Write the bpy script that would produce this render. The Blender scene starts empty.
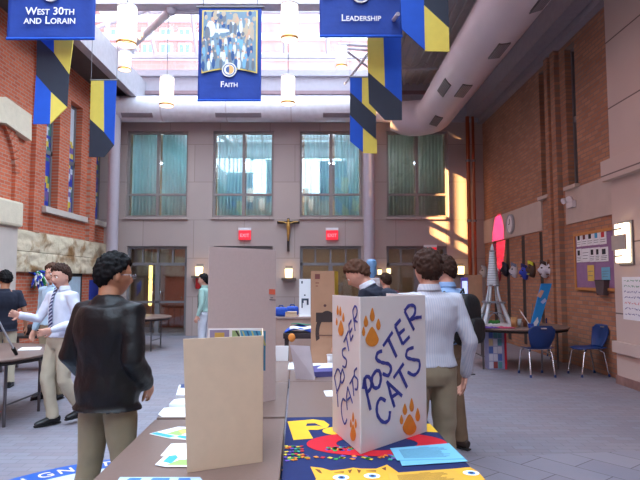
import bpy, bmesh, math, random
from math import sin, cos, pi, radians, atan, sqrt
from mathutils import Vector, Matrix, noise

# ------------------------------------------------------------------ camera, sky, sun, exposure
SC = bpy.context.scene
COL = SC.collection
F = 560.0
PITCH = atan(41 / F)
ZC = 1.55
cam_d = bpy.data.cameras.new('camera')
cam_d.sensor_width = 36
cam_d.lens = F * 36 / 640
cam_d.clip_start = .05
cam_d.dof.use_dof = False
cam = bpy.data.objects.new('camera', cam_d)
COL.objects.link(cam)
cam.location = (0, 0, ZC)
cam.rotation_euler = (pi / 2 + PITCH, 0, 0)
SC.camera = cam

w = bpy.data.worlds.new('sky')
SC.world = w
w.use_nodes = True
bg = w.node_tree.nodes['Background']
bg.inputs[0].default_value = (.70, .84, 1.0, 1)
bg.inputs[1].default_value = 8.2

sun_d = bpy.data.lights.new('sun', 'SUN')
sun_d.energy = 48
sun_d.angle = radians(.35)
sun_d.color = (1, .56, .22)
sun = bpy.data.objects.new('sun', sun_d)
COL.objects.link(sun)
SUNDIR = Vector((.899, .438, -.486)).normalized()
sun.rotation_euler = SUNDIR.to_track_quat('-Z', 'Y').to_euler()
sun.location = (-20, -4, 20)

# daylight portal under the glazed roof (guides the sky light in, gives none itself)
pd = bpy.data.lights.new('skylight_portal', 'AREA')
pd.shape = 'RECTANGLE'
pd.size = 7.2
pd.size_y = 22
pd.cycles.is_portal = True
po = bpy.data.objects.new('skylight_portal', pd)
COL.objects.link(po)
po.location = (-1.72, 5.2, 9.9)

vs = SC.view_settings
vs.view_transform = 'Standard'
vs.look = 'None'
vs.gamma = 1
vs.use_curve_mapping = False
vs.exposure = 0.12
SC.cycles.max_bounces = 7
SC.cycles.diffuse_bounces = 5
SC.cycles.glossy_bounces = 3
SC.cycles.transparent_max_bounces = 12
SC.cycles.caustics_reflective = False
SC.cycles.caustics_refractive = False
SC.cycles.sample_clamp_indirect = 4

# ------------------------------------------------------------------ pixel -> world
FW = Vector((0, cos(PITCH), sin(PITCH)))
UP = Vector((0, -sin(PITCH), cos(PITCH)))
CP = Vector((0, 0, ZC))
def ray(px, py):
    return Vector(((px - 320) / F, 0, 0)) + FW + UP * ((240 - py) / F)
def at(px, py, Y):
    d = ray(px, py); return CP + d * (Y / d.y)
def onx(px, py, X):
    d = ray(px, py); return CP + d * (X / d.x)
def onz(px, py, z):
    d = ray(px, py); return CP + d * ((z - ZC) / d.z)
def onp(px, py, p0, n):
    d = ray(px, py); return CP + d * ((p0 - CP).dot(n) / d.dot(n))

# ------------------------------------------------------------------ materials
def lin(c):
    return tuple(((x / 255) / 12.92 if x / 255 <= .04045 else ((x / 255 + .055) / 1.055) ** 2.4) for x in c) + (1,)
MATS = {}
def mat(name, c, rough=.6, metal=0, vary=.08, scale=8, bump=0, emit=None, es=0, spec=.5, bscale=None):
    if name in MATS: return MATS[name]
    m = bpy.data.materials.new(name); m.use_nodes = True
    nt = m.node_tree; b = nt.nodes['Principled BSDF']
    b.inputs['Roughness'].default_value = rough
    b.inputs['Metallic'].default_value = metal
    b.inputs['Specular IOR Level'].default_value = spec
    tc = nt.nodes.new('ShaderNodeTexCoord')
    nz = nt.nodes.new('ShaderNodeTexNoise'); nz.inputs['Scale'].default_value = scale; nz.inputs['Detail'].default_value = 4
    nt.links.new(tc.outputs['Object'], nz.inputs['Vector'])
    mx = nt.nodes.new('ShaderNodeMix'); mx.data_type = 'RGBA'
    l = lin(c)
    mx.inputs[6].default_value = tuple(max(0, x * (1 - vary * 2)) for x in l[:3]) + (1,)
    mx.inputs[7].default_value = tuple(min(1, x * (1 + vary * 2)) for x in l[:3]) + (1,)
    nt.links.new(nz.outputs['Fac'], mx.inputs[0])
    nt.links.new(mx.outputs[2], b.inputs['Base Color'])
    if bump:
        bp = nt.nodes.new('ShaderNodeBump'); bp.inputs['Strength'].default_value = bump
        bp.inputs['Distance'].default_value = .02
        n2 = nt.nodes.new('ShaderNodeTexNoise'); n2.inputs['Scale'].default_value = bscale or scale * 3; n2.inputs['Detail'].default_value = 5
        nt.links.new(tc.outputs['Object'], n2.inputs['Vector'])
        nt.links.new(n2.outputs['Fac'], bp.inputs['Height'])
        nt.links.new(bp.outputs[0], b.inputs['Normal'])
    if emit:
        b.inputs['Emission Color'].default_value = lin(emit); b.inputs['Emission Strength'].default_value = es
    MATS[name] = m
    return m
def brick(name, c1, c2, mortar, axis='x', bw=.22, rh=.075, ms=.010, tint=None, off=.5, bump=.4, rough=.85, rot=0, spec=.3):
    if name in MATS: return MATS[name]
    m = bpy.data.materials.new(name); m.use_nodes = True
    nt = m.node_tree; b = nt.nodes['Principled BSDF']; b.inputs['Roughness'].default_value = rough
    b.inputs['Specular IOR Level'].default_value = spec
    tc = nt.nodes.new('ShaderNodeTexCoord'); sp = nt.nodes.new('ShaderNodeSeparateXYZ'); cb = nt.nodes.new('ShaderNodeCombineXYZ')
    nt.links.new(tc.outputs['Object'], sp.inputs[0])
    if axis == 'x': nt.links.new(sp.outputs[1], cb.inputs[0]); nt.links.new(sp.outputs[2], cb.inputs[1])
    elif axis == 'y': nt.links.new(sp.outputs[0], cb.inputs[0]); nt.links.new(sp.outputs[2], cb.inputs[1])
    else: nt.links.new(sp.outputs[0], cb.inputs[0]); nt.links.new(sp.outputs[1], cb.inputs[1])
    mp = nt.nodes.new('ShaderNodeMapping'); mp.inputs['Rotation'].default_value = (0, 0, rot)
    nt.links.new(cb.outputs[0], mp.inputs[0])
    bt = nt.nodes.new('ShaderNodeTexBrick'); bt.offset = off
    bt.inputs['Scale'].default_value = 1; bt.inputs['Brick Width'].default_value = bw; bt.inputs['Row Height'].default_value = rh
    bt.inputs['Mortar Size'].default_value = ms; bt.inputs['Mortar Smooth'].default_value = .2
    bt.inputs['Color1'].default_value = lin(c1); bt.inputs['Color2'].default_value = lin(c2); bt.inputs['Mortar'].default_value = lin(mortar)
    nt.links.new(mp.outputs[0], bt.inputs['Vector'])
    nz = nt.nodes.new('ShaderNodeTexNoise'); nz.inputs['Scale'].default_value = .9; nz.inputs['Detail'].default_value = 6
    nt.links.new(tc.outputs['Object'], nz.inputs['Vector'])
    mx = nt.nodes.new('ShaderNodeMix'); mx.data_type = 'RGBA'; mx.blend_type = 'MULTIPLY'
    rp = nt.nodes.new('ShaderNodeValToRGB'); rp.color_ramp.elements[0].position = .3; rp.color_ramp.elements[1].position = .7
    rp.color_ramp.elements[0].color = (.78, .78, .82, 1) if not tint else tint[0]
    rp.color_ramp.elements[1].color = (1, 1, 1, 1) if not tint else tint[1]
    nt.links.new(nz.outputs['Fac'], rp.inputs[0]); mx.inputs[0].default_value = 1
    nt.links.new(bt.outputs['Color'], mx.inputs[6]); nt.links.new(rp.outputs[0], mx.inputs[7])
    nt.links.new(mx.outputs[2], b.inputs['Base Color'])
    bp = nt.nodes.new('ShaderNodeBump'); bp.inputs['Strength'].default_value = bump; bp.inputs['Distance'].default_value = .01; bp.invert = True
    nt.links.new(bt.outputs['Fac'], bp.inputs['Height']); nt.links.new(bp.outputs[0], b.inputs['Normal'])
    MATS[name] = m
    return m
def glass(name, tint, refl=.12, alpha=.85):
    if name in MATS: return MATS[name]
    m = bpy.data.materials.new(name); m.use_nodes = True
    nt = m.node_tree; nt.nodes.remove(nt.nodes['Principled BSDF'])
    out = nt.nodes['Material Output']
    t = nt.nodes.new('ShaderNodeBsdfTransparent'); t.inputs[0].default_value = tint + (1,)
    g = nt.nodes.new('ShaderNodeBsdfGlossy'); g.inputs['Roughness'].default_value = .03
    fr = nt.nodes.new('ShaderNodeLayerWeight'); fr.inputs[0].default_value = .25
    mth = nt.nodes.new('ShaderNodeMath'); mth.operation = 'MULTIPLY_ADD'; mth.inputs[1].default_value = .7; mth.inputs[2].default_value = refl
    nt.links.new(fr.outputs['Fresnel'], mth.inputs[0])
    mx = nt.nodes.new('ShaderNodeMixShader')
    nt.links.new(mth.outputs[0], mx.inputs[0]); nt.links.new(t.outputs[0], mx.inputs[1]); nt.links.new(g.outputs[0], mx.inputs[2])
    nt.links.new(mx.outputs[0], out.inputs[0])
    MATS[name] = m
    return m
def stripes(name, c1, c2, width, axis=(1, 0, 0), rough=.6):
    """two colour stripes across an axis of the object"""
    m = mat(name, c1, rough)
    nt = m.node_tree; b = nt.nodes['Principled BSDF']
    tc = nt.nodes.new('ShaderNodeTexCoord'); dp = nt.nodes.new('ShaderNodeVectorMath'); dp.operation = 'DOT_PRODUCT'
    dp.inputs[1].default_value = axis
    nt.links.new(tc.outputs['Object'], dp.inputs[0])
    md = nt.nodes.new('ShaderNodeMath'); md.operation = 'FLOORED_MODULO'; md.inputs[1].default_value = width
    nt.links.new(dp.outputs['Value'], md.inputs[0])
    gt = nt.nodes.new('ShaderNodeMath'); gt.operation = 'GREATER_THAN'; gt.inputs[1].default_value = width * .6
    nt.links.new(md.outputs[0], gt.inputs[0])
    mx = nt.nodes.new('ShaderNodeMix'); mx.data_type = 'RGBA'; mx.inputs[6].default_value = lin(c1); mx.inputs[7].default_value = lin(c2)
    nt.links.new(gt.outputs[0], mx.inputs[0]); nt.links.new(mx.outputs[2], b.inputs['Base Color'])
    return m

# ------------------------------------------------------------------ mesh builder
def link(o, parent=None):
    COL.objects.link(o)
    if parent is not None: o.parent = parent
    return o
class MB:
    def __init__(s): s.v = []; s.f = []; s.m = []; s.sm = []
    def add(s, vs, fs, mi=0, smooth=False):
        n = len(s.v); s.v += [Vector(v) for v in vs]
        for f in fs: s.f.append([n + i for i in f]); s.m.append(mi); s.sm.append(smooth)
        return s
    def box(s, a, b, mi=0, M=None):
        (x0, y0, z0), (x1, y1, z1) = [min(p, q) for p, q in zip(a, b)], [max(p, q) for p, q in zip(a, b)]
        vs = [Vector(p) for p in ((x0,y0,z0),(x1,y0,z0),(x1,y1,z0),(x0,y1,z0),(x0,y0,z1),(x1,y0,z1),(x1,y1,z1),(x0,y1,z1))]
        if M is not None: vs = [M @ v for v in vs]
        return s.add(vs, [(0,3,2,1),(4,5,6,7),(0,1,5,4),(1,2,6,5),(2,3,7,6),(3,0,4,7)], mi)
    def tube(s, pts, r, seg=12, mi=0, caps=True, ref=None, rounded=False):
        """r: number, list of numbers or list of (rx, ry); ref: the direction of rx"""
        pts = [Vector(p) for p in pts]; n = len(pts)
        rr = [r] * n if isinstance(r, (int, float)) else list(r)
        rr = [(q, q) if isinstance(q, (int, float)) else q for q in rr]
        if rounded:
            t0 = (pts[0] - pts[1]).normalized(); t1 = (pts[-1] - pts[-2]).normalized()
            a, b = rr[0], rr[-1]
            ma, mb_ = min(a), min(b)
            pts = [pts[0] + t0 * ma * .9, pts[0] + t0 * ma * .6] + pts + [pts[-1] + t1 * mb_ * .6, pts[-1] + t1 * mb_ * .9]
            rr = [(a[0]*.4, a[1]*.4), (a[0]*.8, a[1]*.8)] + rr + [(b[0]*.8, b[1]*.8), (b[0]*.4, b[1]*.4)]
            n = len(pts)
        rings = []; prev = Vector(ref) if ref is not None else None
        for i in range(n):
            t = (pts[min(i+1, n-1)] - pts[max(i-1, 0)]).normalized()
            if prev is None: prev = Vector((1,0,0)) if abs(t.x) < .9 else Vector((0,1,0))
            base = Vector(ref) if ref is not None else prev
            x = base - t * base.dot(t)
            if x.length < 1e-4: x = Vector((0,1,0)) - t * t.y
            x.normalize(); y = t.cross(x); prev = x
            rings.append([pts[i] + x * rr[i][0] * cos(2*pi*k/seg) + y * rr[i][1] * sin(2*pi*k/seg) for k in range(seg)])
        vs = [v for rg in rings for v in rg]; fs = []
        for i in range(n-1):
            for k in range(seg):
                a, b = i*seg + k, i*seg + (k+1) % seg
                fs.append((a, b, b+seg, a+seg))
        s.add(vs, fs, mi, True)
        if caps:
            s.add(rings[0], [tuple(range(seg))[::-1]], mi); s.add(rings[-1], [tuple(range(seg))], mi)
        return s
    def sphere(s, c, r, seg=16, rings=10, mi=0, M=None, fn=None):
        r = (r, r, r) if isinstance(r, (int, float)) else r
        vs = []; fs = []
        for i in range(rings+1):
            th = pi*i/rings
            for k in range(seg):
                d = Vector((sin(th)*cos(2*pi*k/seg), sin(th)*sin(2*pi*k/seg), cos(th)))
                p = fn(d) if fn else Vector((d.x*r[0], d.y*r[1], d.z*r[2]))
                if M is not None: p = M @ p
                vs.append(Vector(c) + p)
        for i in range(rings):
            for k in range(seg):
                a, b = i*seg+k, i*seg+(k+1) % seg
                fs.append((a, a+seg, b+seg, b))
        return s.add(vs, fs, mi, True)
    def lathe(s, c, prof, seg=24, mi=0, smooth=True):
        c = Vector(c); n = len(prof)
        vs = [c + Vector((r*cos(2*pi*k/seg), r*sin(2*pi*k/seg), z)) for r, z in prof for k in range(seg)]
        fs = [(i*seg+k, i*seg+(k+1) % seg, (i+1)*seg+(k+1) % seg, (i+1)*seg+k) for i in range(n-1) for k in range(seg)]
        return s.add(vs, fs, mi, smooth)
    def prism(s, poly, d, mi=0):
        """poly: list of 3D points in one plane, d: extrusion vector"""
        d = Vector(d); n = len(poly); vs = [Vector(p) for p in poly]; vs += [v + d for v in vs]
        fs = [tuple(range(n))[::-1], tuple(range(n, 2*n))] + [(i, (i+1) % n, n+(i+1) % n, n+i) for i in range(n)]
        return s.add(vs, fs, mi)
    def grid(s, fn, nu, nv, th=0, mi=0):
        """surface fn(u,v); th: thickness along the normal"""
        P = [[Vector(fn(i/nu, j/nv)) for j in range(nv+1)] for i in range(nu+1)]
        def nrm(i, j):
            a = P[min(i+1, nu)][j] - P[max(i-1, 0)][j]; b = P[i][min(j+1, nv)] - P[i][max(j-1, 0)]
            q = a.cross(b); return q.normalized() if q.length > 1e-9 else Vector((0,0,1))
        W = nv+1
        vs = [P[i][j] for i in range(nu+1) for j in range(W)]
        fs = [(i*W+j, (i+1)*W+j, (i+1)*W+j+1, i*W+j+1) for i in range(nu) for j in range(nv)]
        if th:
            N = len(vs); vs += [P[i][j] - nrm(i, j)*th for i in range(nu+1) for j in range(W)]
            fs += [tuple(N+q for q in f)[::-1] for f in fs]
            edge = [i*W for i in range(nu+1)] + [nu*W+j for j in range(1, W)] + [i*W+nv for i in range(nu-1, -1, -1)] + [j for j in range(nv-1, 0, -1)]
            fs += [(edge[k], edge[(k+1) % len(edge)], N+edge[(k+1) % len(edge)], N+edge[k])[::-1] for k in range(len(edge))]
        return s.add(vs, fs, mi, True)
    def mesh(s, name, mats):
        me = bpy.data.meshes.new(name)
        me.from_pydata([tuple(v) for v in s.v], [], s.f)
        for m in (mats if isinstance(mats, (list, tuple)) else [mats]): me.materials.append(m)
        me.polygons.foreach_set('material_index', s.m)
        me.polygons.foreach_set('use_smooth', s.sm)
        me.validate(); me.update()
        return me
    def build(s, name, mats, parent=None, bevel=0, fix=False):
        me = s.mesh(name, mats)
        if bevel or fix:
            bm = bmesh.new(); bm.from_mesh(me)
            bmesh.ops.remove_doubles(bm, verts=bm.verts, dist=1e-5)
            bmesh.ops.recalc_face_normals(bm, faces=bm.faces)
            if bevel:
                bmesh.ops.bevel(bm, geom=[e for e in bm.edges if len(e.link_faces) == 2 and e.calc_face_angle(0) > .5], offset=bevel, segments=2, affect='EDGES', profile=.6)
            bm.to_mesh(me); bm.free()
        return link(bpy.data.objects.new(name, me), parent)
def tag(o, label, cat, group=None, kind=None):
    o['label'] = label; o['category'] = cat
    if group: o['group'] = group
    if kind: o['kind'] = kind
    return o
def thing(name, label, cat, loc=(0,0,0), rz=0, group=None):
    o = bpy.data.objects.new(name, None); link(o); o.empty_display_size = .1
    o.location = loc; o.rotation_euler = (0, 0, rz)
    return tag(o, label, cat, group)
def struct(o):
    o['kind'] = 'structure'; return o
def sempty(name):
    o = bpy.data.objects.new(name, None); link(o); o['kind'] = 'structure'; return o
def dup(root, loc, rz=None, label=None, group=None):
    r = root.copy(); COL.objects.link(r); r.location = loc
    if rz is not None: r.rotation_euler = (0, 0, rz)
    if label: r['label'] = label
    if group: r['group'] = group
    for ch in list(root.children):
        c = ch.copy(); COL.objects.link(c); c.parent = r
        for g in list(ch.children):
            d = g.copy(); COL.objects.link(d); d.parent = c
    return r
def baked(o, voxel=None, smooth=0, wrinkle=0, wsize=.1, name=None):
    """turn an object's modifiers into plain mesh"""
    if voxel:
        m = o.modifiers.new('r', 'REMESH'); m.mode = 'VOXEL'; m.voxel_size = voxel; m.use_smooth_shade = True
    if smooth:
        m = o.modifiers.new('s', 'SMOOTH'); m.iterations = smooth; m.factor = .5
    bpy.context.view_layer.update()
    dg = bpy.context.evaluated_depsgraph_get()
    me = bpy.data.meshes.new_from_object(o.evaluated_get(dg), depsgraph=dg)
    mats = list(o.data.materials)
    old = o.data
    o.modifiers.clear(); o.data = me
    if wrinkle:
        for v in me.vertices:
            p = v.co / wsize
            q = noise.noise(p * Vector((1, 1, .6)) if False else Vector((p.x, p.y, p.z*.7))) + .5*noise.noise(Vector((p.x*2.1+5, p.y*2.1, p.z*1.5)))
            v.co += v.normal * wrinkle * q
    if not me.materials:
        for mm in mats: me.materials.append(mm)
    me.name = o.name
    bpy.data.meshes.remove(old)
    for p in me.polygons: p.use_smooth = True
    return o
def text_mesh(name, body, size, m, parent=None, M=None, small=None, extrude=.002, align='CENTER', spacing=1.0, line=1.0):
    cu = bpy.data.curves.new(name, 'FONT'); cu.body = body; cu.size = size; cu.align_x = align; cu.extrude = extrude
    cu.space_character = spacing; cu.space_line = line; cu.resolution_u = 3; cu.offset = size*.012
    if small:
        cu.small_caps_scale = small
        first = True
        for i, ch in enumerate(body):
            cu.body_format[i].use_small_caps = True
    to = bpy.data.objects.new(name, cu); COL.objects.link(to)
    bpy.context.view_layer.update()
    dg = bpy.context.evaluated_depsgraph_get()
    me = bpy.data.meshes.new_from_object(to.evaluated_get(dg), depsgraph=dg)
    me.materials.clear(); me.materials.append(m)
    for p in me.polygons: p.material_index = 0
    bpy.data.objects.remove(to); bpy.data.curves.remove(cu)
    if M is not None: me.transform(M)
    me.name = name
    return link(bpy.data.objects.new(name, me), parent)
def face_matrix(origin, right, up):
    r = Vector(right).normalized(); u = Vector(up).normalized(); n = r.cross(u)
    M = Matrix((r, u, n)).transposed().to_4x4(); M.translation = Vector(origin)
    return M
def frame_rect(mb, fm, x0, y0, x1, y1, wd, th, mi=0):
    mb.box((x0, y0, 0), (x1, y0+wd, th), mi, fm); mb.box((x0, y1-wd, 0), (x1, y1, th), mi, fm)
    mb.box((x0, y0+wd, 0), (x0+wd, y1-wd, th), mi, fm); mb.box((x1-wd, y0+wd, 0), (x1, y1-wd, th), mi, fm)
def holed_wall(mb, fixed, t, u0, u1, z0, z1, holes, axis):
    """wall slab with rectangular holes (ua,ub,za,zb); axis 'x': spans Y at X=fixed..fixed+t; 'y': spans X"""
    us = sorted({u0, u1, *[min(max(h[i], u0), u1) for h in holes for i in (0, 1)]}); zs = sorted({z0, z1, *[min(max(h[i], z0), z1) for h in holes for i in (2, 3)]})
    for a, b in zip(us, us[1:]):
        for c, d in zip(zs, zs[1:]):
            um, zm = (a+b)/2, (c+d)/2
            if any(h[0] < um < h[1] and h[2] < zm < h[3] for h in holes): continue
            if axis == 'x': mb.box((fixed, a, c), (fixed+t, b, d))
            else: mb.box((a, fixed, c), (b, fixed+t, d))

# ------------------------------------------------------------------ the room's colours
M_BRICK_L = brick('orange_brick', (212, 112, 78), (192, 94, 64), (184, 146, 126), 'x')
M_BRICK_R = brick('brown_brick', (194, 142, 112), (174, 122, 94), (150, 128, 114), 'x')
M_BRICK_RY = brick('brown_brick_return', (172, 108, 76), (150, 90, 64), (120, 96, 84), 'y')
M_BRICK_LY = brick('orange_brick_return', (218, 98, 60), (196, 80, 48), (176, 128, 104), 'y')
M_STONE = mat('cut_stone', (196, 182, 172), .8, vary=.06, scale=3, bump=.1)
M_PANEL = brick('stone_panels', (186, 168, 160), (178, 160, 154), (150, 134, 128), 'y', bw=1.45, rh=1.1, ms=.008, bump=.1, tint=((.92, .92, .94, 1), (1, 1, 1, 1)))
M_WHITE = mat('white_paint', (222, 218, 222), .5, vary=.03)
M_DUCT = mat('duct_paint', (206, 196, 200), .45, vary=.04, scale=2)
M_FRAME = mat('grey_frame', (120, 116, 118), .5, vary=.05)
M_DARK = mat('dark_void', (26, 24, 26), .8)
M_DECK = mat('deck_metal', (176, 172, 172), .5, vary=.08)
M_BEAM = mat('grey_beam', (196, 192, 202), .5, vary=.04)
M_GREY = mat('grey_metal', (120, 120, 124), .4, .3)
M_CHROME = mat('chrome', (215, 218, 225), .2, .9)
M_BLACK = mat('black_plastic', (18, 18, 20), .5)
M_TOP = mat('brown_laminate', (122, 99, 90), .38, vary=.05, scale=60)
M_TOPEDGE = mat('dark_edge', (44, 38, 38), .6)
M_LEGM = mat('table_leg_metal', (92, 88, 92), .45, .4)
M_NAVY = mat('navy_plastic', (16, 52, 112), .45, vary=.1)
M_PAPER = mat('white_paper', (238, 242, 246), .8, vary=.02)
M_CURTAIN = mat('curtain_cloth', (204, 230, 232), .9, vary=.1, scale=2)
M_CURTAIN2 = mat('olive_curtain_cloth', (180, 184, 172), .9, vary=.1, scale=2)
M_GLASS = glass('window_glass', (.92, .96, .98), .10)
M_CLEAR = glass('roof_glass', (.96, .98, 1.0), .03)

for _m in (M_CURTAIN, M_CURTAIN2):
    _n = _m.node_tree; _b = _n.nodes['Principled BSDF']; _o = _n.nodes['Material Output']
    _t = _n.nodes.new('ShaderNodeBsdfTranslucent'); _x = _n.nodes.new('ShaderNodeMixShader'); _x.inputs[0].default_value = .45
    _n.links.new(_b.inputs['Base Color'].links[0].from_socket, _t.inputs[0])
    _n.links.new(_b.outputs[0], _x.inputs[1]); _n.links.new(_t.outputs[0], _x.inputs[2]); _n.links.new(_x.outputs[0], _o.inputs[0])
XL, XR, YB, YF = -6.2, 4.72, 16.0, -5.5
# ------------------------------------------------------------------ floor with the round school seal
fm = brick('floor_pavers', (140, 139, 147), (134, 127, 134), (122, 120, 128), 'z', bw=.20, rh=.10, ms=.006,
           tint=((.84, .87, .93, 1), (1.06, .98, .97, 1)), bump=.2, rough=.5)
nt = fm.node_tree
bt1 = next(n for n in nt.nodes if n.type == 'TEX_BRICK'); mp1 = next(n for n in nt.nodes if n.type == 'MAPPING')
sp1 = next(n for n in nt.nodes if n.type == 'SEPXYZ')
bt2 = nt.nodes.new('ShaderNodeTexBrick'); bt2.offset = .5
for k, v in (('Scale', 1), ('Brick Width', .62), ('Row Height', .31), ('Mortar Size', .005)): bt2.inputs[k].default_value = v
bt2.inputs['Color1'].default_value = lin((144, 142, 151)); bt2.inputs['Color2'].default_value = lin((134, 132, 143)); bt2.inputs['Mortar'].default_value = lin((94, 90, 96))
mp2 = nt.nodes.new('ShaderNodeMapping'); mp2.inputs['Rotation'].default_value = (0, 0, radians(52))
nt.links.new(mp1.outputs[0], mp2.inputs[0]); nt.links.new(mp2.outputs[0], bt2.inputs['Vector'])
ad = nt.nodes.new('ShaderNodeMath'); ad.operation = 'MULTIPLY_ADD'; ad.inputs[1].default_value = -.12
nt.links.new(sp1.outputs[0], ad.inputs[0]); nt.links.new(sp1.outputs[1], ad.inputs[2])
lt = nt.nodes.new('ShaderNodeMath'); lt.operation = 'LESS_THAN'; lt.inputs[1].default_value = 4.9
nt.links.new(ad.outputs[0], lt.inputs[0])
gx = nt.nodes.new('ShaderNodeMath'); gx.operation = 'GREATER_THAN'; gx.inputs[1].default_value = 0
nt.links.new(sp1.outputs[0], gx.inputs[0])
an = nt.nodes.new('ShaderNodeMath'); an.operation = 'MULTIPLY'; nt.links.new(lt.outputs[0], an.inputs[0]); nt.links.new(gx.outputs[0], an.inputs[1])
mx2 = nt.nodes.new('ShaderNodeMix'); mx2.data_type = 'RGBA'
nt.links.new(an.outputs[0], mx2.inputs[0]); nt.links.new(bt1.outputs['Color'], mx2.inputs[6]); nt.links.new(bt2.outputs['Color'], mx2.inputs[7])
mul = next(n for n in nt.nodes if n.type == 'MIX' and n.blend_type == 'MULTIPLY')
nt.links.new(mx2.outputs[2], mul.inputs[6])
struct(MB().box((XL-.4, YF-.3, -.2), (XR+.4, YB+3.2, 0)).build('floor', fm))

seal = thing('floor_seal', 'round blue and white seal with cream lettering set into the paved floor', 'floor emblem', (-1.22, 3.66, 0))
def disc(r, z0, z1, seg=72, r0=0):
    mb = MB()
    if r0:
        mb.lathe((0,0,0), [(r0, z0), (r, z0), (r, z1), (r0, z1), (r0, z0)], seg, smooth=False)
    else:
        mb.lathe((0,0,0), [(.0001, z0), (r, z0), (r, z1), (.0001, z1)], seg, smooth=False)
    return mb
disc(1.47, .0, .003, r0=1.24).build('ring', mat('seal_blue', (24, 84, 170), .5), seal)
disc(1.24, .0, .002).build('field', mat('seal_white', (196, 206, 220), .5, vary=.1, scale=3), seal)
words = 'SAINT IGNATIUS HIGH SCHOOL '
M_CREAM = mat('cream_inlay', (226, 206, 178), .6)
i0 = words.index('G')
for i, ch in enumerate(words):
    if ch == ' ': continue
    a = radians(90 + 46) - (i - i0) * radians(6.6)
    p = Vector((cos(a)*1.295, sin(a)*1.295, .003))
    Mx = Matrix.Translation(p) @ Matrix.Rotation(a - pi/2, 4, 'Z')
    o = text_mesh('letter', ch, .17, M_CREAM, seal, Mx, extrude=.001)

# ------------------------------------------------------------------ back wall, windows, doors
def X16(px, k=1.022): return (px - 320) * YB * k / F
def Z16(py): return at(320, py, YB).z
WZ0, WZ1 = Z16(217), Z16(131)
DZ1 = Z16(246)
wins = [(128, 189), (214, 274), (300, 362), (386, 447)]
holes = [(X16(a), X16(b), WZ0, WZ1) for a, b in wins] + [(X16(a, 1.008), X16(b-1, 1.008), .0, DZ1) for a, b in wins]
mb = MB(); holed_wall(mb, YB, .25, XL-.3, XR+.3, 0, 6.15, holes, 'y')
struct(mb.build('wall_back', M_PANEL))
mb = MB()
mb.box((XL-.3, YB+.0, 6.15), (XR+.3, YB+.5, 7.55)).box((XL-.3, YB-.12, 7.5), (XR+.3, YB+.5, 7.68)).box((XL-.3, YB-.1, 6.15), (XR+.3, YB, 6.3))
struct(mb.build('trim_1', mat('fascia_paint', (172, 168, 178), .6)))
struct(MB().box((XL-.3, YB-.06, 6.98), (XR+.3, YB, 7.08)).build('trim_2', mat('rose_line', (142, 118, 124), .6)))
# room behind the windows
mb = MB()
mb.box((XL-.3, YB+3.0, 0), (XR+.3, YB+3.1, 6.15)).box((XL-.3, YB+.25, 2.85), (XR+.3, YB+3, 3.1)).box((XL-.3, YB+.5, 6.16), (XR+.3, YB+3.1, 6.4))
mb.box((XL-.4, YB+.25, 0), (XL-.3, YB+3.1, 6.2)).box((XR+.3, YB+.25, 0), (XR+.4, YB+3.1, 6.2))
struct(mb.build('wall_behind', mat('far_room', (150, 132, 112), .8)))
curt = [0, 0, 0, 1]
for n, (a, b) in enumerate(wins):
    x0, x1 = X16(a), X16(b); xm = (x0+x1)/2; zt = Z16(194)
    w_ = sempty('window_%d' % (n+1)); w_.location = (0, 0, 0)
    fr = MB(); I = face_matrix((0, YB+.20, 0), (1,0,0), (0,0,1))
    frame_rect(fr, I, x0, WZ0, x1, WZ1, .06, .10)
    fr.box((xm-.04, WZ0+.06, 0), (xm+.04, WZ1-.06, .10), 0, I)
    for (p, q) in ((x0+.06, xm-.04), (xm+.04, x1-.06)): fr.box((p, zt-.03, .0), (q, zt+.03, .10), 0, I)
    fr.build('window_frame', mat('window_frame_paint', (146, 134, 132), .5), w_)
    MB().box((x0-.03, YB-.05, WZ0-.07), (x1+.03, YB+.12, WZ0)).build('window_sill', M_PANEL, w_)
    for (p, q) in ((x0+.06, xm-.04), (xm+.04, x1-.06)):
        for (c, d) in ((WZ0+.06, zt-.03), (zt+.03, WZ1-.06)):
            MB().box((p, YB+.15, c), (q, YB+.156, d)).build('pane', M_GLASS, w_)
        random.seed(n*7+int(p*10)); ph = random.random()*9
        c0 = p+.02 + (0 if n != 2 else .05); c1 = q - .02
        g = MB().grid(lambda u, v: (c0+(c1-c0)*u, YB+.29+.035*sin(u*46+ph)+.012*sin(u*113), WZ0+.02+(WZ1-WZ0-.05)*v), 60, 2, .004)
        g.build('curtain', (M_CURTAIN2 if curt[n] else M_CURTAIN), w_)
for n, (a, b) in enumerate(wins):  # fill lights added behind the curtains to brighten the upper windows
    ld = bpy.data.lights.new('office_light', 'AREA'); ld.shape = 'RECTANGLE'; ld.size = 1.5; ld.size_y = .3; ld.energy = 380 if n < 3 else 120; ld.color = (.80, .92, 1.0)
    t = thing('ceiling_light', ['office ceiling light behind the curtained upper window by the corner column', 'office ceiling light behind the second curtained upper window', 'office ceiling light behind the third curtained upper window', 'office ceiling light behind the upper window under the big duct'][n], 'light', ((X16(a)+X16(b))/2, YB+1.9, 5.3))
    MB().box((-.8, -.2, .03), (.8, .2, .10)).build('housing', M_WHITE, t)
    lo = bpy.data.objects.new('office_light', ld); link(lo, t); lo.rotation_euler = (radians(-72), 0, 0)
ld = bpy.data.lights.new('lobby_light', 'AREA'); ld.shape = 'RECTANGLE'; ld.size = 7; ld.size_y = .5; ld.energy = 45; ld.color = (1, .74, .45)  # warm fill added as ambient light for the space behind the doors
t = thing('lobby_light', 'long warm ceiling light in the lobby behind the glazed doors', 'light', (-.9, YB+1.8, 2.78))
MB().box((-3.5, -.25, .02), (3.5, .25, .07)).build('housing', M_WHITE, t)
lo = bpy.data.objects.new('lobby_light', ld); link(lo, t)
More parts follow.
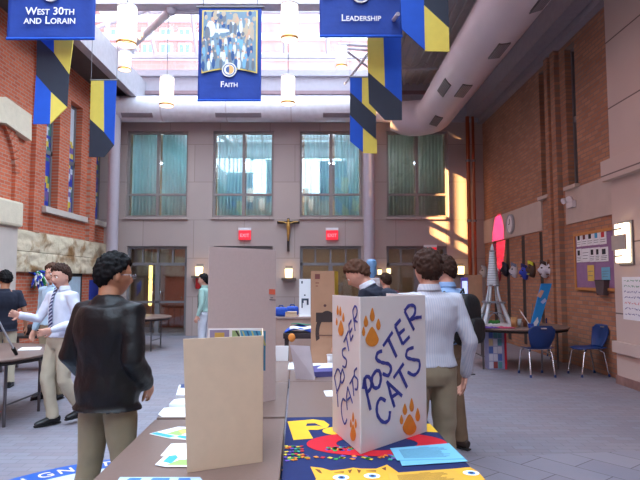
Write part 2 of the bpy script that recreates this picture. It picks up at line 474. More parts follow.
# ground floor glazed doors
for n, (a, b) in enumerate(wins):
    x0, x1 = X16(a, 1.008), X16(b-1, 1.008); zt = Z16(264)
    d_ = sempty('door_%d' % (n+1))
    fr = MB(); I = face_matrix((0, YB+.20, 0), (1,0,0), (0,0,1))
    frame_rect(fr, I, x0, 0, x1, DZ1, .08, .12)
    fr.box((x0, zt-.04, 0), (x1, zt+.04, .12), 0, I)
    for k in (1, 2, 3):
        xx = x0+(x1-x0)*k/4; fr.box((xx-.025, zt, 0), (xx+.025, DZ1-.05, .1), 0, I)
    xm = (x0+x1)/2
    fr.box((xm-.06, 0, 0), (xm+.06, zt, .1), 0, I); fr.box((x0, .92, 0), (x1, .98, .1), 0, I)
    fr.build('door_frame', M_FRAME, d_)
    MB().box((x0+.08, YB+.14, .06), (x1-.08, YB+.147, DZ1-.08)).build('pane', M_GLASS, d_)
    for s in (-1, 1):
        MB().tube([(xm+s*.11, YB+.05, .95), (xm+s*.11, YB+.02, 1.0), (xm+s*.11, YB+.02, 1.2), (xm+s*.11, YB+.05, 1.25)], .012, 8).build('door_handle', M_CHROME, d_)
# things seen in the rooms behind the doors
rd = thing('wooden_door', 'reddish wooden door in the room behind the left glazed doors', 'door', ((172-320)*(YB+2.92)/F, YB+2.92, 0))
MB().box((-.45, -.04, 0), (.45, .04, 2.15)).build('door_leaf', mat('red_wood', (140, 66, 44), .5), rd, bevel=.01)
MB().sphere((.36, -.07, 1.0), .03).build('door_knob', M_CHROME, rd)
tl = thing('tube_light', 'tall vertical warm tube light behind the left glazed doors', 'light', ((151.0-320)*(YB+.62)/F, YB+.62, 0))
mb = MB()
for (a, b) in ((264, 278), (280, 290), (291, 305)):
    mb.tube([(0, 0, Z16(b)), (0, 0, Z16(a))], .055, 10, rounded=True)
mb.build('tube', mat('tube_glow', (255, 236, 170), emit=(255, 214, 120), es=3), tl)
MB().box((-.02, .06, 0), (.02, .09, 2.7)).build('post', M_GREY, tl)

# ------------------------------------------------------------------ left wall
def YL(px): return XL * F / (px - 320)
wl = [(YL(42), YL(55.5), 3.22, 6.05), (YL(66), YL(78), 3.22, 6.05), (YL(93), YL(103), 3.22, 6.05)]
mb = MB(); holed_wall(mb, XL-.3, .3, YF, YB, 0, 7.1, [(a, b, c, d) for a, b, c, d in wl], 'x')
struct(mb.build('wall_left', M_BRICK_L))
def pil(name, y0, y1, out, z1, m):
    return struct(MB().box((XL, y0, 2.6), (XL+out, y1, z1)).build(name, m))
pil('trim_3', YL(27)-.0, YL(34), .10, 7.0, M_BRICK_L)
pil('trim_4', YL(84.5), YL(90), .10, 7.0, M_BRICK_L)
# stained glass windows
sgm = [mat('leaded_blue', (36, 62, 170), .3), mat('leaded_yellow', (214, 190, 60), .3), mat('leaded_white', (206, 212, 220), .3), mat('leaded_green', (60, 120, 110), .3), mat('leaded_violet', (110, 90, 150), .3)]
for n, (a, b, c, d) in enumerate(wl):
    w_ = sempty('window_%d' % (n+5))
    fmx = face_matrix((XL-.16, 0, 0), (0, -1, 0), (0, 0, 1))
    fr = MB(); frame_rect(fr, fmx, -b, c, -a, d, .08, .06)
    fr.box((-a-.30 if n < 1 else -a-.12, c, 0), (-a-.12 if n < 1 else -a-.06, d, .06), 0, fmx)
    fr.box((-b, 4.5, 0), (-a, 4.6, .05), 0, fmx)
    fr.build('window_frame', M_FRAME, w_)
    g = MB(); random.seed(11+n); y = a+.08; nz_ = 26
    zz = c+.08
    while zz < (5.15 if n else d) - .1:
        h = random.uniform(.06, .16); yy = a+.08
        while yy < b-.08:
            wd = min(random.uniform(.08, .2), b-.08-yy)
            g.box((XL-.19, yy, zz), (XL-.18, yy+wd, min(zz+h, d-.08)), random.choice([0, 0, 1, 2, 3, 4, 0])); yy += wd
        zz += h
    if n: g.box((XL-.19, a+.08, zz), (XL-.18, b-.08, d-.08), 2)
    g.build('stained_glass', sgm, w_)
struct(MB().box((XL-.05, wl[0][0]-.1, 3.08), (XL+.10, YL(83), 3.22)).build('trim_5', M_STONE, bevel=.01))
struct(MB().box((XL-.05, wl[2][0]-.08, 3.08), (XL+.10, YB, 3.22)).build('trim_6', M_STONE, bevel=.01))
# rough stone band in two courses with rust stains
rs = mat('rough_stone', (214, 198, 170), .9, vary=.1, scale=2.5, bump=1.0, bscale=7)
nt = rs.node_tree; b_ = nt.nodes['Principled BSDF']
tc = next(n for n in nt.nodes if n.type == 'TEX_COORD'); n3 = nt.nodes.new('ShaderNodeTexNoise'); n3.inputs['Scale'].default_value = 1.3; n3.inputs['Detail'].default_value = 8; n3.inputs['Distortion'].default_value = .6
nt.links.new(tc.outputs['Object'], n3.inputs['Vector'])
rp = nt.nodes.new('ShaderNodeValToRGB'); rp.color_ramp.elements[0].position = .54; rp.color_ramp.elements[1].position = .64
mx = nt.nodes.new('ShaderNodeMix'); mx.data_type = 'RGBA'; mx.inputs[7].default_value = lin((150, 112, 72))
src = b_.inputs['Base Color'].links[0].from_socket
nt.links.new(n3.outputs['Fac'], rp.inputs[0]); nt.links.new(rp.outputs[0], mx.inputs[0]); nt.links.new(src, mx.inputs[6]); nt.links.new(mx.outputs[2], b_.inputs['Base Color'])
random.seed(4); k = 7
for (z0, z1) in ((1.74, 2.16), (2.17, 2.60)):
    y = YL(10) if z0 > 2 else YL(10)
    y = 4.0
    mb = MB()
    while y < YB - .05:
        L = min(random.uniform(.9, 1.7), YB - y)
        ya, yb = y+.006, y+L-.006
        sd = random.random()*50
        def fn(u, v, ya=ya, yb=yb, z0=z0, z1=z1, sd=sd):
            e = min(1, min(u*(yb-ya), (1-u)*(yb-ya), v*.42, (1-v)*.42)*40)
            q = .085 + .012*e + .035*noise.noise(Vector((ya+u*(yb-ya), v*.8, sd))*3.1)*e + .02*noise.noise(Vector((ya+u*(yb-ya), v, sd))*11)*e
            return (XL+q, ya+u*(yb-ya), z0+v*(z1-z0))
        mb.grid(fn, 22, 10, 0)
        mb.box((XL, ya, z0+.002), (XL+.045, yb, z1-.002))
        y += L
    struct(mb.build('trim_%d' % k, rs)); k += 1
# stone lintel with brick arch and stone pilaster at the near end of the wall
mb = MB()
ya, yb = onx(0, 0, XL).y, YL(26)
pl = [onx(-40, 95, XL+.02), onx(0, 97, XL+.02), onx(26, 115, XL+.02), onx(26, 141, XL+.02), onx(0, 123, XL+.02), onx(-40, 119, XL+.02)]
mb.prism([Vector((XL, p.y, p.z)) for p in pl], (.14, 0, 0))
struct(mb.build('trim_9', mat('cream_stone', (214, 200, 176), .85, vary=.06, bump=.3)))
mb = MB()
for k_ in range(12):
    a0, a1 = radians(80*k_/12), radians(80*(k_+1)/12-1)
    c_ = Vector((XL, 10.2, 3.6)); r0, r1 = .95, 1.2
    mb.prism([c_+Vector((0, r0*cos(a0), r0*1.2*sin(a0))), c_+Vector((0, r1*cos(a0), r1*1.2*sin(a0))), c_+Vector((0, r1*cos(a1), r1*1.2*sin(a1))), c_+Vector((0, r0*cos(a1), r0*1.2*sin(a1)))], (.07, 0, 0))
mb.box((XL, 11.15, 2.6), (XL+.07, 11.4, 3.6))
struct(mb.build('trim_10', M_BRICK_L))
mb = MB(); yc = YL(7)
mb.box((XL, yc-.9, 2.62), (XL+.24, YL(10), 3.12)); struct(mb.build('trim_11', mat('cream_stone', (214, 200, 176), .85), bevel=.05))
struct(MB().box((XL, yc-.7, 0), (XL+.16, YL(8.5), 2.62)).build('trim_12', M_STONE))
# eaves on the left
struct(MB().box((XL-.3, YF, 6.85), (-5.2, YB, 6.98)).build('ceiling_left', mat('dark_soffit', (84, 74, 70), .8)))
struct(MB().box((-5.25, YF, 6.65), (-5.1, YB, 7.35)).box((-5.42, YF, 6.75), (-5.25, YB, 6.82)).build('trim_13', mat('eave_paint', (170, 166, 172), .6)))

# ------------------------------------------------------------------ right wall
def YR(px, X=XR): return X * F / (px - 320)
mb = MB()
hr = [(YR(581), YR(571), 3.32, 6.0), (YR(553.5), YR(544), 3.32, 6.0)]
slots = [(YR(p+1.7), YR(p-1.7), 0.1, 2.6) for p in (495, 508, 523.5, 541.5)]
holed_wall(mb, XR, .3, YF, YB, 0, 6.25, hr + slots, 'x')
struct(mb.build('wall_right', M_BRICK_R))
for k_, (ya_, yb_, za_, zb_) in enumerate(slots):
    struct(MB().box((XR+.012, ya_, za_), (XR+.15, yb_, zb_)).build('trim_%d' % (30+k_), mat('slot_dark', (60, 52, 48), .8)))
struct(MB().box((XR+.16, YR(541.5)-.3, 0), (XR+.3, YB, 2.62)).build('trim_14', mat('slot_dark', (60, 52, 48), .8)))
mb = MB(); mb.box((XR-.03, YR(544.2), 2.62), (XR, YR(481), 3.26)).box((XR-.03, 8.6, 2.62), (XR, YR(569), 3.26))
struct(mb.build('trim_15', M_STONE))
# brick pilaster pair
mb = MB()
mb.box((XR-.10, YR(565), 0), (XR, YR(560.5), 6.25)).box((XR-.10, YR(557.5), 0), (XR, YR(554), 6.25)).box((XR-.04, YR(560.5), 0), (XR, YR(557.5), 6.25))
struct(mb.build('trim_16', M_BRICK_R))
n = 8
for (a, b, c, d), side in zip(hr, (1, 0)):
    w_ = sempty('window_%d' % n); n += 1
    fmx = face_matrix((XR+.10 if side else XR+.2, 0, 0), (0, 1, 0), (0, 0, 1)); fmx = face_matrix((XR+.17, 0, 0), (0, -1, 0), (0, 0, 1))
    fr = MB(); frame_rect(fr, fmx, -b, c, -a, d, .05, .05); fr.box((-b, 4.55, 0), (-a, 4.67, .05), 0, fmx)
    fr.build('window_frame', M_FRAME, w_)
    MB().box((XR+.19, a, c), (XR+.21, b, d)).build('pane', mat('dark_glass', (30, 34, 40), .08, spec=.8), w_)
    MB().box((XR-.10, a-.08, c-.07), (XR+.1, b+.02, c)).build('window_sill', M_STONE, w_, bevel=.008)
struct(MB().box((XR-.45, YF, 6.25), (XR+.3, YB, 7.4)).box((XR-.15, YF, 6.1), (XR, YB, 6.25)).build('trim_17', mat('dark_beam', (150, 142, 148), .7)))
# cut stone pier on the right
XP = 4.52; Y0P = 8.62
mb = MB()
mb.box((XP, YF, .62), (XR, Y0P, 9.0)).box((XP-.05, YF, .47), (XR, Y0P+.05, .64)).box((XP, YF, .12), (XR, Y0P+.02, .47))
mb.box((XP-.10, YF, 3.10), (XP, Y0P+.10, 3.42))
struct(mb.build('wall_right_pier', brick('pier_stone', (206, 190, 182), (200, 184, 176), (120, 108, 104), 'x', bw=9, rh=1.06, ms=.012, off=0, bump=.2, tint=((.93, .92, .92, 1), (1, 1, 1, 1))), bevel=.006))
struct(MB().box((XP-.02, YF, 0), (XR, Y0P+.03, .125)).build('baseboard_right', mat('red_granite', (150, 118, 112), .6, vary=.25, scale=9)))
# end wall behind the camera
struct(MB().box((XL-.3, YF-.25, 0), (XR+.3, YF, 7.4)).build('wall_front', mat('front_wall_paint', (180, 150, 130), .8)))

# ------------------------------------------------------------------ roof: dark deck on the right, glazed monitor over the middle
mb = MB(); SX = 1.75
mb.box((SX, YF, 7.32), (XR+.3, YB+.5, 7.42))
x = SX+.06
while x < XR-.1: mb.box((x, YF, 7.26), (x+.07, YB, 7.32)); x += .20
struct(mb.build('ceiling_deck', M_DECK))
struct(MB().box((SX-.12, YF, 7.0), (SX+.08, YB, 7.75)).build('trim_18', M_BEAM))
for i, yy in enumerate((2.5, 6.5, 10.5, 14.2)):
    j = thing('roof_joist', 'dark steel joist crossing under the right ceiling deck, number %s from the back' % ('one', 'two', 'three', 'four')[3-i], 'joist', (0, yy, 0), 0)
    j['label'] = ['steel joist under the right roof deck, nearest the camera', 'steel joist under the right roof deck, second from the camera', 'steel joist under the right roof deck, third from the camera', 'steel joist under the right roof deck, closest to the rear wall'][i]
    MB().box((SX+.08, -.05, 7.02), (XR-.45, .05, 7.07)).build('lower_chord', M_DECK, j)
    mb = MB(); xx = SX+.1; up_ = 1
    while xx < XR-.8:
        mb.tube([(xx, 0, 7.06 if up_ else 7.25), (xx+.28, 0, 7.25 if up_ else 7.06)], .014, 6); xx += .28; up_ = 1-up_
    mb.build('web', M_DECK, j)
ZR = 10.0
sky = sempty('ceiling_skylight')
mb = MB()
for yy in [YF+.1+i*1.55 for i in range(14)]:
    mb.box((-5.2, yy-.03, ZR), (SX, yy+.03, ZR+.10)); mb.box((-5.2, yy-.025, 7.35), (-5.12, yy+.025, ZR)); mb.box((SX-.1, yy-.025, 7.7), (SX-.02, yy+.025, ZR))
for xx in (-5.2, -3.5, -1.7, 0, SX-.08): mb.box((xx, YF, ZR), (xx+.06, YB+.3, ZR+.1))
mb.build('glazing_bar', M_WHITE, sky)
MB().box((-5.2, YF, ZR+.1), (SX, YB+.3, ZR+.11)).build('roof_glass', M_CLEAR, sky)
# end glazing above the rear wall, leaning mullions
yg = YB+.22
mb = MB()
def bar(mb, p, q, r=.045, seg=8): mb.tube([p, q], r, seg)
for (ax, ay, bx, by) in ((147, 35, 156, 58), (189, 8, 197, 58), (284, 8, 285, 58), (325, 8, 328, 58), (248, 8, 250, 58), (118, 2, 119, 58), (375, 4, 378, 58)):
    p, q = at(ax, ay-22, yg), at(bx, by, yg); bar(mb, p, q, .06)
p, q = at(100, 57, yg), at(400, 57, yg); mb.box((p.x, yg-.06, p.z-.05), (q.x, yg+.06, p.z+.07))
p, q = at(100, 12, yg), at(400, 12, yg); mb.box((p.x, yg-.05, p.z-.03), (q.x, yg+.05, p.z+.03))
mb.build('end_mullion', M_BEAM, sky)
MB().box((-6.3, yg+.05, 7.7), (SX, yg+.06, ZR)).build('end_glass', M_CLEAR, sky)
# big cross beam from which the portraits hang
beam = thing('roof_beam', 'wide pale steel beam crossing the skylight at the top of the view', 'beam', (0, 9.9, 0))
zb = at(320, 7.5, 9.9).z
MB().box((-5.12, -.14, zb), (SX-.1, .14, zb+.07)).box((-5.12, -.02, zb+.07), (SX-.1, .02, zb+.55)).box((-5.12, -.14, zb+.55), (SX-.1, .14, zb+.62)).build('girder', mat('beam_paint', (226, 224, 236), .5), beam)
for (px, py, d_) in ((170, 8, (130, 50)), (328, 8, (345, 30))):
    pass
st = thing('roof_strut', 'thick pale diagonal strut running down from the cross beam', 'strut', (0, 0, 0))
p0 = at(171, 10, 9.95); p1 = at(125, 53, 14.5); p2 = at(93, 51, 15.2)
MB().tube([p0, p1], .075, 12).build('brace', mat('strut_paint', (236, 236, 246), .5), st)
MB().sphere(p0, .10).build('node', M_BEAM, st)
MB().tube([at(93, 46, 14.5), at(138, 48, 14.5)], .09, 12).tube([at(93, 52, 14.6), at(135, 52, 14.6)], .05, 8).build('strut', mat('strut_paint', (236, 236, 246), .5), st)
MB().tube([at(96, 28, 14.4), at(150, 9, 14.4)], .06, 10).build('tie', M_BEAM, st)
MB().tube([at(97, 36, 14.4), at(112, 56, 14.4)], .035, 8).build('tie', M_BEAM, st)
MB().tube([at(171, 12, 10), at(200, 13, 10)], .03, 8).build('tie', M_BEAM, st)
st2 = thing('roof_strut', 'thin pale truss between the skylight edge and the right roof deck', 'strut', (0, 0, 0))
MB().tube([at(338, 44, 12), at(368, 46, 12)], .035, 8).tube([at(338, 48, 12), at(368, 50, 12)], .03, 8).tube([at(340, 46, 12), at(372, 70, 14)], .03, 8).build('brace', M_BEAM, st2)
MB().tube([at(345, 84, 14.5), at(398, 14, 7.6)], .03, 8).build('tie', M_BEAM, st2)

# ------------------------------------------------------------------ outside: blocks added to cut the sun into strips, and the far building
bl = thing('neighbour_building', 'tall brick building outside beyond the skylight, on the side of the low sun', 'building', (0, 0, 0))
MB().prism([Vector((-20,-30,0)),Vector((-14,-30,0)),Vector((-14,7.12,0)),Vector((-20,7.12-6*.487,0))], (0,0,30)).build('wall', mat('outer_brick', (170, 120, 104), .8), bl)  # block added, skewed along the sun's direction to shape the strips
bl2 = thing('neighbour_building', 'second brick building outside, across a narrow gap from the first', 'building', (0, 0, 0))
MB().prism([Vector((-20,7.62-6*.487,0)),Vector((-14,7.62,0)),Vector((-14,33,0)),Vector((-20,33,0))], (0,0,30)).build('wall', mat('outer_brick', (170, 120, 104), .8), bl2)
MB().tube([(-13.9, 7.36, 0), (-13.9, 7.36, 30)], .055, 12).build('drain_pipe', M_GREY, bl2)  # post added to split the lit strip in two
fb = thing('brick_building', 'brick building with pale bands and windows seen through the end glazing', 'building', (0, 34, 0))
MB().box((-30, 0, 0), (24, 6, 22)).build('wall', brick('far_brick', (186, 132, 124), (178, 124, 116), (180, 150, 144), 'y', bw=.6, rh=.25), fb)
mbb = MB()
for py in (20, 38, 58): 
    z = at(320, py, 34).z; mbb.box((-30, -.12, z-.16), (24, 0, z+.3))
mbb.build('band', mat('far_band', (190, 188, 196), .7), fb)
for r_, (pt, pb) in enumerate(((28, 36), (43, 54))):
    for k in range(16):
        px = 104 + k*18.5
        if k > 4: continue
        a, b = at(px, pb, 33.9), at(px+13, pt, 33.9)
        f_ = MB().box((a.x, -.1, a.z), (b.x, 0, b.z)).build('window', mat('far_frame', (190, 204, 210), .5), fb)
        MB().box((a.x+.1, -.13, a.z+.1), ((a.x+b.x)/2-.06, -.1, b.z-.1)).box(((a.x+b.x)/2+.06, -.13, a.z+.1), (b.x-.1, -.1, b.z-.1)).build('pane', mat('far_pane', (110, 150, 170), .1), f_)

# ------------------------------------------------------------------ columns, pipes, ducts
def round_column(px, Y, r, label):
    X = (px-320)*Y/F
    t = thing('round_column', label, 'column', (X, Y, 0))
    MB().lathe((0,0,0), [(r*1.0, 0), (r, 6.6)], 28).build('shaft', mat('column_paint', (176, 164, 172), .6, vary=.03), t)
    MB().lathe((0,0,0), [(.001, 0), (r+.05, 0), (r+.05, .12), (r, .14)], 28).build('base', M_GREY, t)
    MB().lathe((0,0,0), [(r, 6.5), (r+.06, 6.52), (r+.06, 6.64), (.001, 6.64)], 28).build('collar', M_BEAM, t)
round_column(111.5, 15.3, .155, 'pale round column in the corner beside the orange brick wall')
round_column(369.5, 15.3, .155, 'pale round column between the two right-hand upper windows')
pipes = [(470, 15.6, .055, 'copper coloured pipe running up the rear corner, left one of two'), (475.5, 15.6, .04, 'thin copper pipe in the rear corner beside the brown brick')]
for px, Y, r, lb in pipes:
    t = thing('copper_pipe', lb, 'pipe', ((px-320)*Y/F, Y, 0))
    MB().tube([(0,0,0), (0,0,6.2)], r, 12).build('pipe', mat('copper', (150, 74, 42), .35, .5), t)
    for z in (1.5, 3.2, 4.9): MB().tube([(0,0,z), (0,0,z+.06)], r+.02, 12).build('clamp', M_GREY, t)
DX, DZ, DR = 3.05, 6.0, .48
dt = thing('air_duct', 'big pale round air duct running along the brown brick wall under the ceiling', 'duct', (0,0,0))
YE = 15.1
pts = [(DX, YF+.1, DZ), (DX, YE-.55, DZ)] + [(DX-.55+.55*cos(a), YE-.55+.55*sin(a), DZ) for a in (.3, .6, .9, 1.2, 1.57)] + [(DX-.75, YE, DZ+.02), (DX-1.0, YE+.05, DZ+.1)]
MB().tube(pts, [DR]*7 + [DR*.96, DR*.85], 36).build('duct_pipe', M_DUCT, dt)
for yy in range(-4, 15, 2): MB().tube([(DX, yy-.02, DZ), (DX, yy+.02, DZ)], DR+.012, 36, caps=False).build('joint_band', M_DUCT, dt)
def vent(px, py, L, W):
    # register on the duct's surface where the sight line meets it
    d = ray(px, py); a = d.x**2+d.z**2; bq = -2*(d.x*DX + d.z*(DZ-ZC)); c = DX**2+(DZ-ZC)**2-DR**2
    disc_ = bq*bq-4*a*c
    if disc_ < 0: return
    t = (-bq-sqrt(disc_))/(2*a); P = CP + d*t
    n = Vector((P.x-DX, 0, P.z-DZ)).normalized(); u = Vector((0,1,0)); v = n.cross(u)
    Mx = Matrix((u, v, n)).transposed().to_4x4(); Mx.translation = P
    g = MB().box((-L/2, -W/2, -.02), (L/2, W/2, .012), 0, Mx).build('vent', mat('vent_grey', (84, 80, 82), .5), dt)
    s = MB(); k = -W/2+.02
    while k < W/2-.01: s.box((-L/2+.02, k, .012), (L/2-.02, k+.012, .02), 0, Mx); k += .035
    s.build('louvre', mat('vent_louvre', (140, 132, 136), .5), g)
for q in ((542, 3, .5, .2), (499, 51, .62, .2), (444, 88, .75, .2), (463, 91, .75, .2), (436, 121, .75, .2)): vent(*q)
dt2 = thing('cross_duct', 'white round duct running across the top of the rear wall', 'duct', (0,0,0))
DR2, DZ2, DY2 = .36, at(320, 109, 15.45).z, 15.45
MB().tube([(XL+.4, DY2, DZ2), (DX-.85, DY2, DZ2)], DR2, 32).build('duct_pipe', mat('white_duct', (226, 222, 228), .4), dt2)
for xx in (-4.4, -2.6, -.8, 1.0): MB().tube([(xx-.02, DY2, DZ2), (xx+.02, DY2, DZ2)], DR2+.01, 32, caps=False).build('joint_band', M_DUCT, dt2)
for (a, b) in ((117, 149), (213, 260), (323, 351)):
    xa, xb = (a-320)*15.15/F, (b-320)*15.15/F
    Mx = face_matrix(((xa+xb)/2, DY2-DR2*cos(radians(44)), DZ2-DR2*sin(radians(44))), (1,0,0), Vector((0, -sin(radians(44)), cos(radians(44)))))
    g = MB().box((-(xb-xa)/2, -.07, -.02), ((xb-xa)/2, .07, .012), 0, Mx).build('vent', mat('vent_mauve', (156, 144, 152), .5), dt2)
    s = MB()
    for k in range(4): s.box((-(xb-xa)/2+.02, -.055+k*.03, .012), ((xb-xa)/2-.02, -.043+k*.03, .02), 0, Mx)
    s.build('louvre', mat('vent_louvre', (140, 132, 136), .5), g)

# ------------------------------------------------------------------ pendant lamps
M_SHADE = mat('lamp_shade_glow', (255, 236, 220), .6, emit=(255, 226, 205), es=1.6)
M_BULB = mat('lamp_bulb', (255, 200, 110), .6, emit=(255, 190, 96), es=6)
M_BRASS = mat('brass', (196, 150, 84), .3, .8)
def pendant(px, pyb, Y, w_px, h_px, label, lit=True, white=False):
    p = at(px, pyb, Y); r = w_px*Y/F/2; h = h_px*Y/F
    t = thing('pendant_lamp', label, 'lamp', (p.x, Y, p.z), 0, None)
    sh = MB().lathe((0,0,0), [(r*.96, .0), (r, 0), (r, h), (r*.96, h), (r*.96, .0)], 28)
    sh.build('lamp_shade', M_SHADE if not white else mat('lamp_shade_white', (250, 246, 246), .6, emit=(255, 244, 240), es=.7), t)
    MB().lathe((0,0,0), [(r*1.02, -.0), (r*1.05, .0), (r*1.05, .03), (r*1.02, .03), (r*1.02, 0)], 28).build('rim', M_BRASS, t)
    MB().lathe((0,0,0), [(r*1.01, h-.02), (r*1.02, h-.02), (r*1.02, h+.005), (r*.1, h+.015), (r*.1, h), (r*1.01, h-.02)], 28).build('cap', M_WHITE, t)
    MB().sphere((0, 0, h*.25), (r*.6, r*.6, r*.7)).build('bulb', M_BULB, t)
    MB().lathe((0,0,0), [(.001, .08), (r*.94, .08), (r*.94, .1), (.001, .1)], 24).build('diffuser', mat('lamp_inner', (190, 140, 90), .6, emit=(255, 170, 90), es=.6), t)
    top = ZR if Y > 10.2 or Y < 9.6 else zb
    MB().tube([(0,0,h), (0,0,ZR-p.z)], .008, 6).build('cord', M_GREY, t)
pendant(126.5, 45, 7.35, 19.5, 40, 'large glowing cylinder pendant, nearest one on the left beside the blue banner')
pendant(166.5, 106, 10.0, 14, 30, 'glowing cylinder pendant hanging over the left upper window')
pendant(289.5, 40, 7.25, 17.5, 38, 'glowing cylinder pendant at the top of the view between the two portrait banners')
pendant(288, 104, 9.9, 14, 29, 'glowing cylinder pendant below the larger one, right of the FAITH banner')
pendant(341.5, 67, 11.7, 11.5, 22, 'small white cylinder pendant under the LEADERSHIP banner', white=True)
pendant(124.5, 70, 11.7, 12.5, 19, 'small white cylinder pendant just under the large left pendant', white=True)

# ------------------------------------------------------------------ hanging banners
M_ROYAL = mat('royal_cloth', (22, 62, 152), .7, vary=.12, scale=5, bump=.2)
M_ROYAL2 = mat('bright_blue_cloth', (20, 88, 206), .7, vary=.05)
M_YEL = mat('yellow_cloth', (236, 218, 96), .7, vary=.04)
M_BLK = mat('charcoal_cloth', (44, 52, 68), .7, vary=.06)
M_GOLD = mat('gold_print', (232, 206, 104), .6)
M_LET = mat('white_print', (244, 246, 250), .6)
def portrait_banner(name, label, x0, y0, x1, y1, Y, pic, texts):
    """x0..x1,y0..y1 in pixels of the banner; built at its distance Y"""
    A = at(x0, y1, Y); B = at(x1, y1, Y); T = at(x0, y0, Y)
    W = B.x-A.x; H = T.z-A.z
    t = thing(name, label, 'banner', (A.x, Y, A.z))
    g = MB().grid(lambda u, v: (u*W, .02*sin(u*9+v*2)*(1-v)*.6, v*H), 24, 30, .006)
    g.build('cloth', M_ROYAL, t)
    MB().tube([(-.05, 0, H), (W+.05, 0, H)], .022, 10).build('rod', M_GREY, t)
    MB().tube([(-.0, 0, .012), (W, 0, .012)], .02, 10).build('hem', M_ROYAL2, t)
    for s in (.08, W-.08): MB().tube([(s, 0, H), (s, 0, min(ZR-A.z, (zb+.3-A.z) if abs(Y-9.75) < .3 else ZR-A.z))], .006, 6).build('cord', M_GREY, t)
    fy = -.035
    # gold border with an arched foot and the picture inside
    bx0, bx1, bz0, bz1 = .06*W, .94*W, pic[0]*H, .955*H
    def arch(off):
        n = 14; pts = []
        for i in range(n+1):
            u = i/n; x = bx0+off+(bx1-bx0-2*off)*u
            pts.append((x, bz0 + off + .045*H*sin(pi*u)))
        return pts
    def plate(off, yy):
        pts = arch(off); return [Vector((x, yy, z)) for x, z in pts] + [Vector((bx1-off, yy, bz1-off)), Vector((bx0+off, yy, bz1-off))]
    MB().prism(plate(0, fy), (0, .012, 0)).build('gold_border', M_GOLD, t)
    P = MB(); P.prism(plate(.018*W+.005, fy-.004), (0, .004, 0), 0)
    pw, ph_ = bx1-bx0, bz1-bz0
    def blob(cx, cz, rx, rz, mi, yy):
        c = Vector((bx0+cx*pw, fy-yy, bz0+cz*ph_)); n = 14
        P.prism([c+Vector((rx*pw*cos(2*pi*k/n), 0, rz*ph_*sin(2*pi*k/n))) for k in range(n)][::-1], (0, .001, 0), mi)
    random.seed(5)
    if pic[1]:
        for k in range(26): blob(random.uniform(.1, .9), random.uniform(.5, .93), random.uniform(.04, .09), random.uniform(.03, .08), random.choice([0, 1, 4, 6, 6]), .0055+.00002*k)
        # robed figure on the left bending over a table; a choir behind, a crowd of children in the lower half
        for k in range(60): blob(random.uniform(.04, .96), random.uniform(.48, .95), random.uniform(.015, .04), random.uniform(.02, .06), random.choice([0, 1, 4, 6, 2, 5]), .0062+.00001*k)
        blob(.16, .70, .085, .13, 2, .0070); blob(.19, .86, .032, .032, 5, .0074); blob(.34, .67, .17, .035, 2, .0071); blob(.1, .62, .05, .12, 4, .0072)
        for x, z in ((.52, .72), (.60, .70), (.70, .73), (.80, .70), (.90, .68)):
            blob(x, z, .032, .10, random.choice([6, 3, 2, 4]), .0076); blob(x, z+.11, .018, .02, 5, .0079)
        for row in range(4):
            for k in range(13):
                x = .03+k*.078+random.uniform(-.02, .02)+.02*(row % 2); z = .44-.11*row+random.uniform(-.02, .02)+.045*sin(pi*x)
                if x > .95 or z < .10: continue
                blob(x, z, .030, .085, random.choice([3, 2, 1, 1, 0, 2, 4]), .0080+.0002*row+.00001*k); blob(x, z+.085, .018, .020, random.choice([5, 5, 6, 4]), .0082+.0002*row)
    else:
        for k in range(12): blob(random.uniform(.05, .95), random.uniform(.1, .95), random.uniform(.05, .12), random.uniform(.04, .1), random.choice([1, 2, 3, 6]), .0055+.00002*k)
    P.build('picture', [mat('pic_teal', (120, 150, 168), .6), mat('pic_navy', (44, 84, 140), .6), mat('pic_white', (222, 232, 240), .6), mat('pic_sky', (120, 180, 216), .6), mat('pic_grey', (110, 120, 130), .6), mat('pic_skin', (208, 170, 140), .6), mat('pic_tan', (190, 176, 150), .6)], t)
    # round crest at the foot of the picture
    c = Vector((W/2, fy-.012, bz0+.035*H)); R_ = .115*W
    S = MB(); n = 28
    circ = lambda r, y, a0=0, a1=2*pi: [Vector((c.x+r*cos(a0+(a1-a0)*k/n), y, c.z+r*sin(a0+(a1-a0)*k/n))) for k in range(n+(0 if a1-a0 > 6 else 1))][::-1]
    S.prism(circ(R_, c.y), (0, .02, 0), 0); S.prism(circ(R_*.84, c.y-.002), (0, .002, 0), 1); S.prism(circ(R_*.72, c.y-.004), (0, .002, 0), 0)
    S.prism(circ(R_*.62, c.y-.005, -pi/2, pi/2), (0, .001, 0), 2); S.prism(circ(R_*.45, c.y-.006, pi/2, 3*pi/2), (0, .001, 0), 1)
    S.build('crest', [mat('crest_cream', (232, 232, 222), .6), mat('crest_blue', (70, 100, 160), .6), mat('crest_orange', (226, 180, 110), .6)], t)
    for (body, size, zf) in texts:
        text_mesh('lettering', body, size*W, M_LET, t, face_matrix((W/2, fy-.004, zf*H), (1,0,0), (0,0,1)), small=.74, extrude=.002, line=.85)
    return t
portrait_banner('portrait_banner', 'blue banner reading FAITH with a crowd picture, hanging from the cross beam', 197.5, 7, 261, 101, 9.75, (.285, True), [('Faith', .13, .14)])
portrait_banner('portrait_banner', 'blue banner reading LEADERSHIP, cut off by the top of the view', 319.5, -77, 402.5, 37, 7.9, (.33, False), [('Leadership', .115, .13)])
portrait_banner('portrait_banner', 'blue banner reading WEST 30TH AND LORAIN at the upper left corner', 6.5, -77, 94.5, 39.5, 7.3, (.36, False), [('West 30th\nand Lorain', .125, .20)])
